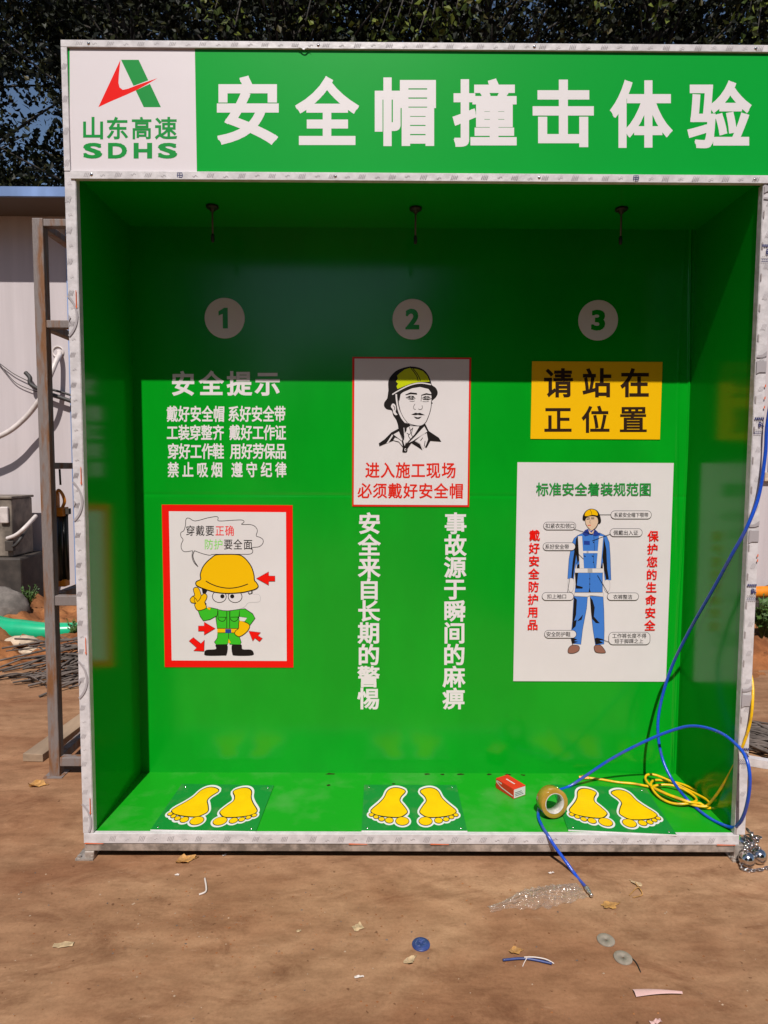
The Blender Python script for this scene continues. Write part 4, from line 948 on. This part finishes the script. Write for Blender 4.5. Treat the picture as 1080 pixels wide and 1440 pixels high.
tag(mb.build('plastic_strip', loc=(*((a+b)/2).xy, 0)), 'pale pink tapered plastic strip on the ground near the lower right', 'strip')
def scrap(px, py, w, h, rot, m, label, name='paper_scrap', cat='scrap', z=.004):
    c = at_z(px, py, 0); mb = MB(); n = 6; vs = []
    for j in range(3):
        for i in range(n+1):
            p = Vector(((i/n-.5)*w, (j/2-.5)*h*random.uniform(.7, 1.2), 0)); p.rotate(Matrix.Rotation(rot, 3, 'Z')); vs.append((c.x+p.x, c.y+p.y, z*random.uniform(.4, 1.4)))
    mb.add(vs, [(j*(n+1)+i, j*(n+1)+i+1, (j+1)*(n+1)+i+1, (j+1)*(n+1)+i) for j in range(2) for i in range(n)], m)
    return tag(mb.build(name, loc=(c.x, c.y, 0)), label, cat, 'paper and film scraps on the ground')
scrap(89, 1330, .060, .022, .1, M_leafp, 'pinkish torn scrap far left on the bare ground')
scrap(503, 1305, .034, .030, .5, M_leafp, 'pale round scrap left of the blue disc')
scrap(505, 1375, .028, .010, .2, M_paper, 'small whitish flake low in the middle of the ground')
scrap(316, 1203, .018, .008, .9, M_paper, 'tiny white chip in front of the middle of the base, right of the leaf')
scrap(249, 1231, .016, .008, 0, M_paper, 'tiny white chip just below the large brown leaf')
scrap(420, 1310, .016, .008, .2, M_leafp, 'tiny tan chip on the ground left of the pale round scrap')
scrap(775, 1228, .022, .007, .2, M_paper, 'thin white chip beside the blue hose end', z=.003)
scrap(922, 1438, .035, .012, .3, M_pink, 'pink film scrap at the lower edge of the ground')
tw = MB(); tw.tube(spline([at_z(288, 1235, .005), at_z(290, 1247, .006), at_z(289, 1254, .005), at_z(280, 1258, .004)], 6), .0032, M_paper, 6)
tag(tw.build('twig', loc=at_z(288, 1248, 0)), 'bent pale twig on the ground below the large brown leaf', 'twig')
tw = MB(); tw.tube(spline([at_z(885, 1259, .004), at_z(897, 1248, .008), at_z(903, 1258, .004), at_z(890, 1262, .003)], 6), .0018, M_leafd, 6); tw.tube(spline([at_z(893, 1241, .004), at_z(901, 1252, .006)], 6), .0016, M_leafd, 6)
tag(tw.build('twig', loc=at_z(895, 1252, 0)), 'thin brown twig right of the hose nozzle', 'twig')
tw = MB(); tw.tube(spline([at_z(888, 1347, .003), at_z(895, 1354, .004), at_z(901, 1367, .002)], 6), .0016, M_blackm, 6)
tag(tw.build('wire_offcut', loc=at_z(895, 1355, 0)), 'thin dark wire end beside the nearer washer', 'wire')
# crumbs of dirt that nobody could count
mb = MB()
for i in range(900):
    u = random.random()
    px, py = (random.gauss(330, 190), random.gauss(1300, 34)) if u < .5 else (random.uniform(0, 1080), random.uniform(1215, 1440))
    c = at_z(px, max(1212, py), 0); s = random.choice((.0008, .001, .001, .0012, .0014, .0016, .002, .0026, .0036)); m = random.choice((M_soil, M_soil, M_soil, M_soil, M_stick, M_plank))
    vs = [(c.x+s*random.uniform(-1, 1)*q[0], c.y+s*random.uniform(.4, 1)*q[1], max(.0005, s*.6*(q[2]+.9))) for q in ((1, .2, 0), (-1, .3, 0), (.1, 1, 0), (0, -1, 0), (0, 0, 1))]
    vs = [(c.x+s, c.y, .0004), (c.x-.2*s, c.y+s*random.uniform(.5, 1.3), .0004), (c.x-s*random.uniform(.6, 1.8), c.y-.2*s, .0004), (c.x, c.y-s, .0004), (c.x, c.y, s*random.uniform(.5, 1))]
    mb.add(vs, [(0, 1, 4), (1, 2, 4), (2, 3, 4), (3, 0, 4)], m)
tag(mb.build('dirt_crumbs', loc=(0, -.5, 0)), 'loose crumbs of dirt and chaff strewn over the ground', 'dirt', kind='stuff')

# ------------------------------------------------------------------ rusty frame standing behind the booth
tf = thing('steel_rack', (-1.70, .66, 0), 'rusty square-tube rack standing behind the left side of the booth', 'rack')
FX, FY0, FY1, FZ = -1.725, .66, 1.62, 2.615
xr = .9
for x, y in ((FX, FY0), (xr, FY0), (FX, FY1), (xr, FY1)): MB().box(x, x+.05, y, y+.05, .001, FZ, M_rust).build('post', tf, bevel=.004)
for z0, z1 in ((2.579, 2.612), (2.125, 2.160), (.833, .880), (.05, .093)):
    MB().box(FX+.0503, xr-.0003, FY0+.003, FY0+.043, z0, z1, M_rust).build('rail', tf, bevel=.003)
    MB().box(FX+.0503, xr-.0003, FY1+.003, FY1+.043, z0, z1, M_rust).build('rail', tf, bevel=.003)
    MB().box(FX+.004, FX+.046, FY0+.0503, FY1-.0003, z0, z1, M_rust).build('rail', tf, bevel=.003)
MB().box(FX+.004, FX+.046, FY0+.0503, FY1-.0003, 1.478, 1.508, M_rust).build('rail', tf, bevel=.003)
MB().box(FX-.02, FX+.07, FY0-.02, FY0+.07, .0003, .004, M_rust).build('foot_plate', tf)
# twin-tube tool hanging in the frame
hx, hy = FX+.030, .79
tl = thing('hanging_tool', (hx, hy, .92), 'black twin-tube tool with orange clamps hanging in the rusty frame', 'tool')
T = lambda dx, dy, dz: Matrix.Translation((hx+dx, hy+dy, dz))
MB().tube([(hx, hy, 1.477), (hx+.002, hy, 1.40)], .005, M_cable, 8).build('hanger', tl)
mb = MB()
for dx, dy in ((-.016, 0), (.016, .004), (0, -.018)): mb.lathe([(0, .935), (.0155, .935), (.0155, 1.262), (0, 1.262)], M_blackt, T(dx, dy, 0), 18)
mb.build('tubes', tl)
mb = MB().box(hx-.038, hx+.026, hy-.036, hy+.024, 1.250, 1.292, M_orange); mb.box(hx+.027, hx+.044, hy-.012, hy+.012, 1.258, 1.286, M_acd); mb.box(hx-.03, hx-.008, hy-.02, hy+.01, 1.293, 1.36, M_orange)
mb.tube(spline([(hx+.012, hy-.01, 1.29), (hx+.024, hy-.01, 1.32), (hx+.015, hy-.01, 1.355), (hx-.005, hy-.008, 1.375), (hx-.015, hy-.008, 1.352)], 6), .008, M_orange, 8); mb.build('clamp', tl, bevel=.003)
MB().box(hx-.024, hx+.026, hy-.03, hy+.02, .905, .940, M_orange).build('clamp', tl, bevel=.004)
# plank and rails lying by the frame
a, b = at_z(46, 1066, .02), at_z(118, 1013, .02); d = (b-a); d.z = 0
mb = MB().bar(Vector((a.x, a.y, .021)), Vector((a.x, a.y, .021)) + d.normalized()*1.1, .105, .04, M_plank); tag(mb.build('plank', loc=(a.x, a.y, 0), bevel=.003), 'short thick wooden plank on the ground behind the rusty post', 'plank')
a, b = at_z(84, 1052, .016), at_z(112, 1022, .016)
mb = MB().bar(Vector((-1.60, .80, .016)), Vector((-1.0, 1.75, .016)), .03, .03, M_steel); tag(mb.build('steel_tube', loc=(a.x, a.y, 0), bevel=.002), 'thin square steel tube lying beside the wooden plank', 'tube')

# ------------------------------------------------------------------ prefab cabin on the left
WY_ = 4.5
cab = thing('prefab_cabin', (-6, WY_, 0), 'white prefab cabin with blue roof edge behind the rusty frame', 'building')
xe = at(98, 525, WY_).x
mb = MB().box(-9, xe-.002, WY_, WY_+4, 0, 4.06, M_wall)
mb.build('wall', cab)
MB().box(xe, xe+.09, WY_-.012, WY_+.06, 0, 4.0, M_bluet).build('corner_trim', cab)
zs_ = at(50, 277, WY_-.5).z
rf = MB().box(-9.2, xe+.5, WY_-.49, WY_+4.5, zs_+.02, zs_+.05, M_roof).build('roof', cab)
MB().box(-9.2, xe+.5, WY_-.52, WY_-.49, zs_, at(50, 263.5, WY_-.5).z, M_bluet).build('fascia', rf)
MB().box(-9.2, xe+.5, WY_-.489, WY_-.003, zs_+.004, zs_+.019, M_soffit).build('soffit', rf)
c = at(82, 495, WY_); MB().lathe([(.045, 0), (.052, .012), (.062, .012), (.062, 0)], M_condw, Matrix.Translation((c.x, WY_-.001, c.z)) @ Matrix.Rotation(math.pi/2, 4, 'X'), 24).build('sleeve', cab)
pts = [at(83, 494, WY_+.03), at(83.5, 499, WY_-.05), at(79, 508, WY_-.12), at(70, 530, WY_-.20), at(60, 555, WY_-.22), at(45, 577, WY_-.20), at(30, 593, WY_-.20), at(12, 607, WY_-.22), at(-10, 617, WY_-.24), at(-40, 625, WY_-.24), at(-80, 622, WY_-.2)]
tag(MB().tube(spline(pts, 8), .026, M_condw, 12).build('conduit', loc=pts[0]), 'white corrugated conduit sagging from a hole in the cabin wall', 'conduit')
def cab_cable(p, r, label, sag=0): tag(MB().tube(spline(p, 8), r, M_cable, 8).build('cable', loc=p[0]), label, 'cable')
cab_cable([at(36, 524, WY_-.06), at(42, 531, WY_-.08), at(44, 541, WY_-.09), at(66, 552, WY_-.08), at(88, 560, WY_-.08), at(110, 568, WY_-.07), at(140, 580, WY_-.07)], .022, 'thick dark cable running along the white cabin wall')
cab_cable([at(62, 545, WY_-.05), at(88, 552, WY_-.05), at(112, 560, WY_-.05), at(140, 570, WY_-.05)], .012, 'thin dark cable just above the thick one on the cabin wall')
cab_cable([at(-10, 505, WY_-.03), at(2, 513, WY_-.03), at(20, 526, WY_-.03), at(42, 537, WY_-.03)], .004, 'thin drooping wire reaching the upper end of the thick cable')
cab_cable([at(-10, 500, WY_-.03), at(4, 518, WY_-.03), at(22, 538, WY_-.03), at(46, 549, WY_-.03), at(56, 551, WY_-.03)], .004, 'lower drooping wire on the cabin wall left of the post')
# outdoor unit, crate and sack at the left edge
tu = thing('outdoor_unit', (-4.15, 4.1, .5), 'weathered beige air-conditioner unit against the cabin wall at the left edge', 'air conditioner')
x1 = at(17, 740, 3.95).x
MB().box(x1-.75, x1, 3.95, 4.33, .60, 1.165, M_ac).build('casing', tu, bevel=.012)
MB().box(x1-.77, x1+.012, 3.935, 4.345, 1.166, 1.19, M_ac).build('lid', tu, bevel=.006)
MB().box(x1-.10, x1-.02, 3.915, 3.949, .93, 1.09, M_condw).build('valve_cover', tu, bevel=.01)
mb = MB(); mb.tube(spline([(x1-.04, 3.93, .78), (x1+.06, 3.92, .82), (x1+.13, 3.97, .90), (x1+.10, 4.2, .98)], 8), .020, M_condw, 10); mb.tube(spline([(x1-.02, 3.93, .70), (x1+.05, 3.91, .72), (x1+.09, 3.96, .80), (x1+.04, 4.2, .9)], 8), .016, M_cable, 10)
mb.build('pipe', tu)
MB().box(x1-.05, x1+.03, 3.90, 3.949, .66, .76, M_acd).build('valve', tu, bevel=.006)
xk = at(30, 820, 3.9).x
tag(MB().box(xk-.9, xk, 3.9, 4.45, 0.02, .595, M_acd).build('plinth', loc=(xk-.4, 4.2, 0), bevel=.02), 'dark block plinth under the beige air-conditioner unit', 'plinth')
c = at(4, 845, 3.55); mb = MB().sphere((c.x-.08, 3.6, .16), .24, M_stone, 22, 14, (1.2, .8, .85), .05)
tag(mb.build('stone', loc=(c.x, 3.6, 0)), 'large grey stone lying in the shade left of the rusty post', 'stone')
# green plastic pipe
P = [at(-60, 868, 3.15), at(0, 884, 3.1), at(30, 886, 3.08), at(62, 888, 3.07), at(104, 886, 3.1), at(150, 884, 3.15)]
tag(MB().tube(spline(P, 8), [.115 - .0016*i for i in range(41)], M_gtube, 22).build('green_pipe', loc=(P[1].x, P[1].y, 0)), 'glossy green plastic pipe lying on the soil bank behind the frame', 'pipe')
# brush pile of sticks (nobody could count them), weeds
mb = MB()
for i in range(90):
    c = at_z(random.gauss(112, 36), random.uniform(922, 962), .02); l = random.uniform(.1, .42); a = random.gauss(.2, .5); z = bank_h(c.x, c.y)+random.uniform(.01, .07)
    p0 = Vector((c.x-l*math.cos(a), c.y-l*math.sin(a), max(.01, z))); p1 = Vector((c.x+l*math.cos(a), c.y+l*math.sin(a), max(.01, z+random.uniform(-.03, .05)))); m_ = (p0+p1)/2 + Vector((0, random.uniform(-.05, .05), random.uniform(0, .04)))
    mb.tube(spline([p0, m_, p1], 4), random.uniform(.003, .009), M_stick, 5)
tag(mb.build('brush_pile', loc=(-2.5, 2.2, 0)), 'low pile of thin grey-brown sticks on the soil behind the frame', 'brush', kind='stuff')
def weed(px, py, y, h, n, label):
    c = at(px, py, y); c.z = bank_h(c.x, y)-.01; mb = MB()
    for i in range(n):
        a = random.uniform(0, 6.28); l = h*random.uniform(.5, 1.1); sp = random.uniform(.1, .6)
        tip = c + Vector((math.cos(a)*l*sp, math.sin(a)*l*sp, l)); mid = c + Vector((math.cos(a)*l*sp*.35, math.sin(a)*l*sp*.35, l*.6)); mb.tube([c, mid, tip], .003, M_weed, 4)
        for k in range(7):
            q_ = mid.lerp(tip, random.random()); s = random.uniform(.012, .03)*h/.3; d1 = Vector((random.uniform(-1, 1), random.uniform(-1, 1), random.uniform(-.3, .8))).normalized(); d2 = d1.cross(Vector((random.uniform(-1, 1), random.uniform(-1, 1), random.uniform(-1, 1)))).normalized()
            mb.add([q_, q_+d1*s+d2*s*.5, q_+d1*s*2, q_+d1*s-d2*s*.5], [(0, 1, 2, 3)], M_weed)
    tag(mb.build('weed', loc=c), label, 'weed')
weed(104, 895, 2.95, .17, 26, 'small green weed growing in front of the green pipe by the left trim')
weed(40, 858, 3.8, .22, 22, 'low weed growing at the foot of the cabin wall left of the post')
for px, py, s, lab in ((30, 905, .09, 'flat tan stone on the soil below the green pipe, far left'), (44, 913, .07, 'small tan stone on the soil left of the post, near the sticks'), (96, 903, .06, 'brown clod of earth between the post and the left trim')):
    c = at_z(px, py, .05); z = bank_h(c.x, c.y); mb = MB().sphere((c.x, c.y, z+.01), s, M_block if s > .065 else M_soil, 12, 8, (1.4, 1, .45), .12); tag(mb.build('stone', loc=(c.x, c.y, 0)), lab, 'stone')

# ------------------------------------------------------------------ what shows to the right of the booth
BY = 5.3
hb2 = thing('site_office', (5.5, BY, 0), 'cream site building with dark window seen past the right trim', 'building')
x0 = at(1040, 600, BY).x
za, zb_, = at(1070, 516, BY).z, at(1070, 662, BY).z
mb = MB(); mb.box(x0-.6, x0+.35, BY, BY+3, 0, 4.2, M_wall); mb.box(x0+.3503, x0+2.2, BY, BY+3, za, 4.2, M_wall); mb.box(x0+.3503, x0+2.2, BY, BY+3, 0, zb_-.06, M_wall); mb.box(x0+2.2003, x0+5, BY, BY+3, 0, 4.2, M_wall); mb.build('wall', hb2)
wn = MB().box(x0+.351, x0+2.199, BY+.05, BY+.07, zb_-.06, za, M_glass).build('window', hb2)
zc = at(1070, 598, BY).z; mb = MB().box(x0+.351, x0+2.199, BY+.015, BY+.049, zc-.025, zc+.025, M_condw); mb.box(x0+.3512, x0+.39, BY+.016, BY+.048, zb_-.06, zc-.026, M_soffit); mb.box(x0+.3512, x0+.39, BY+.016, BY+.048, zc+.026, za, M_soffit); mb.build('window_frame', wn)
MB().box(x0+.30, x0+2.25, BY-.05, BY-.002, zb_-.12, zb_-.02, M_block).build('sill', hb2)
MB().box(x0-.8, x0+5.2, BY-.4, BY+3.4, 4.201, 4.26, M_roof).build('roof', hb2)
yb = 3.6
xq = at(1050, 850, yb).x
c = at(1070, 838, yb); tag(MB().tube(spline([(xq, yb+.1, c.z+.0), (xq+.25, yb+.1, c.z+.02), (xq+.9, yb+.15, c.z-.02)], 6), .055, M_orange, 12).build('orange_pipe', loc=(xq, yb, 0)), 'orange plastic pipe lying across the dark beam at the right edge', 'pipe')
c = at(1070, 848, yb); tag(MB().box(xq-.1, xq+1.6, yb-.05, yb+.2, c.z-.07, c.z+.02, M_acd).build('dark_beam', loc=(xq, yb, 0), bevel=.006), 'dark beam lying on cream blocks at the right edge', 'beam')
za_, zb2 = at(1070, 856, yb).z, at(1070, 869, yb).z
tag(MB().box(xq-.05, xq+.62, yb-.02, yb+.18, zb2+.001, za_, M_block).build('cream_block', loc=(xq, yb, 0), bevel=.01), 'cream block under the dark beam at the right edge', 'block')
zd = at(1070, 876, yb-.1).z
tag(MB().box(xq-.1, xq+1.5, yb-.15, yb+.25, zd, zb2, M_condw).build('white_slab', loc=(xq, yb, 0), bevel=.006), 'white slab carrying the cream block at the right edge', 'slab')
tag(MB().box(xq+.02, xq+1.2, yb-.05, yb+.2, 0.03, zd-.001, M_acd).build('support_box', loc=(xq, yb, 0), bevel=.01), 'dark box holding up the white slab at the right edge', 'box')
weed(1070, 930, 2.9, .34, 60, 'bushy green weed below the white slab at the right edge')
weed(1078, 915, 3.1, .30, 40, 'taller green weed at the far right edge under the white slab')
mb = MB()
for i in range(60):
    c = at_z(random.uniform(1040, 1120), random.uniform(1025, 1062), .02); l = random.uniform(.1, .35); a = random.gauss(-.6, .3); z = max(.012, bank_h(c.x, c.y)+random.uniform(.0, .04)) if c.y > 1.9 else random.uniform(.012, .04)
    mb.tube([(c.x-l*math.cos(a), c.y-l*math.sin(a), z), (c.x+.02, c.y, z+.02), (c.x+l*math.cos(a), c.y+l*math.sin(a), z)], random.uniform(.004, .009), M_stick, 5)
tag(mb.build('brush_pile', loc=(2, 1.1, 0)), 'scatter of dark sticks on the ground right of the booth', 'brush', kind='stuff')
a = at_z(1056, 1068, .02); b = at_z(1101, 1078, .02)
mb = MB().bar(Vector((a.x-.05, a.y, .021)), Vector((b.x, b.y, .021)), .04, .04, M_film); A = Art(lambda u, v, h: Vector((a.x+u, a.y+(b.y-a.y)/(b.x-a.x)*u-.0215-h, v))); A.mb = mb; hatch(A, .10, .02, .03, .026, M_print2); hatch(A, .03, .02, .02, .022, M_print)
tag(mb.build('trim_offcut', loc=(a.x, a.y, 0)), 'white film-covered trim offcut lying on the ground right of the booth', 'trim')

# ------------------------------------------------------------------ trees
def make_crown(mb, centres, per, spread, leaf, m):
    C = np.array(centres); n = len(C)*per
    ctr = np.repeat(C, per, 0) + rng.normal(0, 1, (n, 3))*np.array([spread, spread, spread*.8])
    d = rng.normal(0, 1, (n, 3)); d[:, 2] -= .35; d /= np.linalg.norm(d, axis=1)[:, None]
    e = rng.normal(0, 1, (n, 3)); e -= (e*d).sum(1)[:, None]*d; e /= np.linalg.norm(e, axis=1)[:, None]; nn = np.cross(d, e)
    s = leaf*rng.uniform(.45, 1.5, (n, 1))
    v = np.stack([ctr, ctr+d*s*.45+e*s*.36+nn*s*.1, ctr+d*s*1.1, ctr+d*s*.45-e*s*.36+nn*s*.1], 1).reshape(-1, 3)
    o = len(mb.v); k = mb.mi(m)
    mb.v += [tuple(x) for x in v.tolist()]
    idx = np.arange(n)*4 + o
    f = [t for i in idx.tolist() for t in ((i, i+1, i+2), (i, i+2, i+3))]
    mb.f += f; mb.m += [k]*len(f); mb.s += [False]*len(f)
def tree(x, y, h, label, zlo, zhi, rx, ry, nc, per, m, leaf=.085, lean=.0, skip=None, group='dark trees behind the booth'):
    t = thing('tree', (x, y, 0), label, 'tree', group); tk = MB(); bark = []
    tk.tube(spline([(x, y, -.1), (x+lean*.3, y, h*.35), (x+lean*.7, y+.1, h*.65), (x+lean, y+.1, h)], 6), [max(.03, .17*(1-i/21)) for i in range(19)], M_bark, 10)
    cs = []
    while len(cs) < nc:
        a = random.uniform(0, 6.28); r = random.random()**.5; z = random.uniform(zlo, zhi); u = (z-zlo)/(zhi-zlo); k = math.sin(math.pi*min(.95, .22+u*.78))**.6
        p = (x+lean*u+rx*r*k*math.cos(a), y+ry*r*k*math.sin(a), z)
        if skip and skip(p): continue
        cs.append(p)
    for p in cs[::3]:
        b = Vector((x+lean*.5, y+.05, max(zlo*.75, p[2]-random.uniform(.6, 1.6)))); e = Vector(p); tk.tube(spline([b, b.lerp(e, .5)+Vector((0, 0, random.uniform(-.1, .25))), e], 4), [.035-.0032*i for i in range(9)], M_bark, 5)
    tk.build('trunk', t); cr = MB(); make_crown(cr, cs, per, .29, leaf, m); cr.build('crown', t)
def skyhole(p):
    d = Vector(p)-EYE; px = 540+F_PX*d.dot(AX_R)/d.dot(AX_F); py = 720-F_PX*d.dot(AX_U)/d.dot(AX_F)
    return (((px-6)/44)**2+((py-150)/52)**2 < 1) or ((px-64)/32)**2+((py-158)/48)**2 < 1 or ((px-10)/34)**2+((py-212)/28)**2 < 1
tree(-7.6, 9.6, 11.0, 'dark leafy tree at the left with bright sky gaps around its trunk', 4.6, 13.0, 2.5, 2.2, 330, 95, M_leaf, skip=skyhole)
tree(-4.6, 9.2, 11.5, 'dark leafy tree behind the white logo end of the header', 4.6, 13.4, 2.5, 2.2, 340, 95, M_leaf2, lean=.4, skip=skyhole)
tree(-1.5, 9.0, 12.0, 'dark leafy tree behind the left middle of the header', 4.8, 13.4, 2.4, 2.3, 340, 95, M_leaf, lean=-.3)
tree(1.4, 8.6, 11.8, 'dark leafy tree with yellower leaves behind the header centre', 4.8, 13.4, 2.3, 2.2, 330, 95, M_leaf2, lean=.2)
tree(4.4, 9.2, 12.0, 'dark leafy tree behind the right part of the header', 4.6, 13.4, 2.5, 2.3, 330, 95, M_leaf)
tree(7.4, 9.6, 11.5, 'dark leafy tree at the right end behind the header', 4.6, 13.0, 2.5, 2.3, 300, 95, M_leaf2, lean=-.3)

for i, (x, y, zl) in enumerate(((-11, 14, 4), (-6.8, 14.5, 4.5), (-2.6, 13.5, 4.6), (1.6, 14, 4.6), (5.8, 13.6, 4.6), (10, 14.2, 4.2))):
    tree(x, y, 13.5, ('farther dark tree at the far left of the back row', 'farther dark tree in the back row between the left trunks', 'farther dark tree in the back row behind the logo end', 'farther dark tree in the back row behind the header centre',
         'farther dark tree in the back row right of the header centre', 'farther dark tree at the far right of the back row')[i], zl, 14.5, 3.0, 1.8, 190, 75, M_leaf, .16, skip=skyhole, group='farther dark trees in the back row')
# a low spray of bigger leaves above the header, sunlight painted into their colour
t = [o for o in bpy.data.objects if o.get('label', '').startswith('dark leafy tree with yellower')][0]
cr = MB(); tk = MB()
for px, py in ((640, 22), (588, 48), (606, 36), (622, 12), (552, 46), (535, 44), (660, 8), (575, 20), (430, 30), (470, 12), (330, 40), (300, 20), (1055, 10), (1065, 46), (840, 8), (925, 18)):
    c = at(px, py, 6.6); make_crown(cr, [tuple(c)], 26, .13, .085, M_leaf3); b = at(px+random.uniform(-40, 40), py-160, 7.4)
    MB().tube(spline([b, b.lerp(c, .6)+Vector((.1, 0, .1)), c], 4), [.02-.0018*i for i in range(9)], M_bark, 5).build('branch', t)
cr.build('crown', t)
# unseen trees added behind the viewer to darken reflections, block sky and shade ground
for i, (x, y) in enumerate(((-10.5, -9.4), (-7.4, -9.2), (-4.6, -9.2), (2.2, -9.2), (5.2, -9.4), (8.4, -9.2), (-1.4, -15))):
    tree(x, y, 7.8 if i < 6 else 3.9, ('added unseen broad tree behind the viewer, far left of the row', 'added unseen broad tree behind the viewer, second from the left', 'added unseen broad tree behind the viewer, just left of the sky gap', 'added unseen broad tree behind the viewer, just right of the sky gap', 'added unseen broad tree behind the viewer, second from the right', 'added unseen broad tree behind the viewer, far right of the row', 'added unseen lower tree behind the viewer, standing in the sky gap farther back')[i],
         .8, 8.8 if i < 6 else 4.2, 1.9, 2.1, 210, 60, M_leaf, .24, group='added unseen trees behind the viewer')
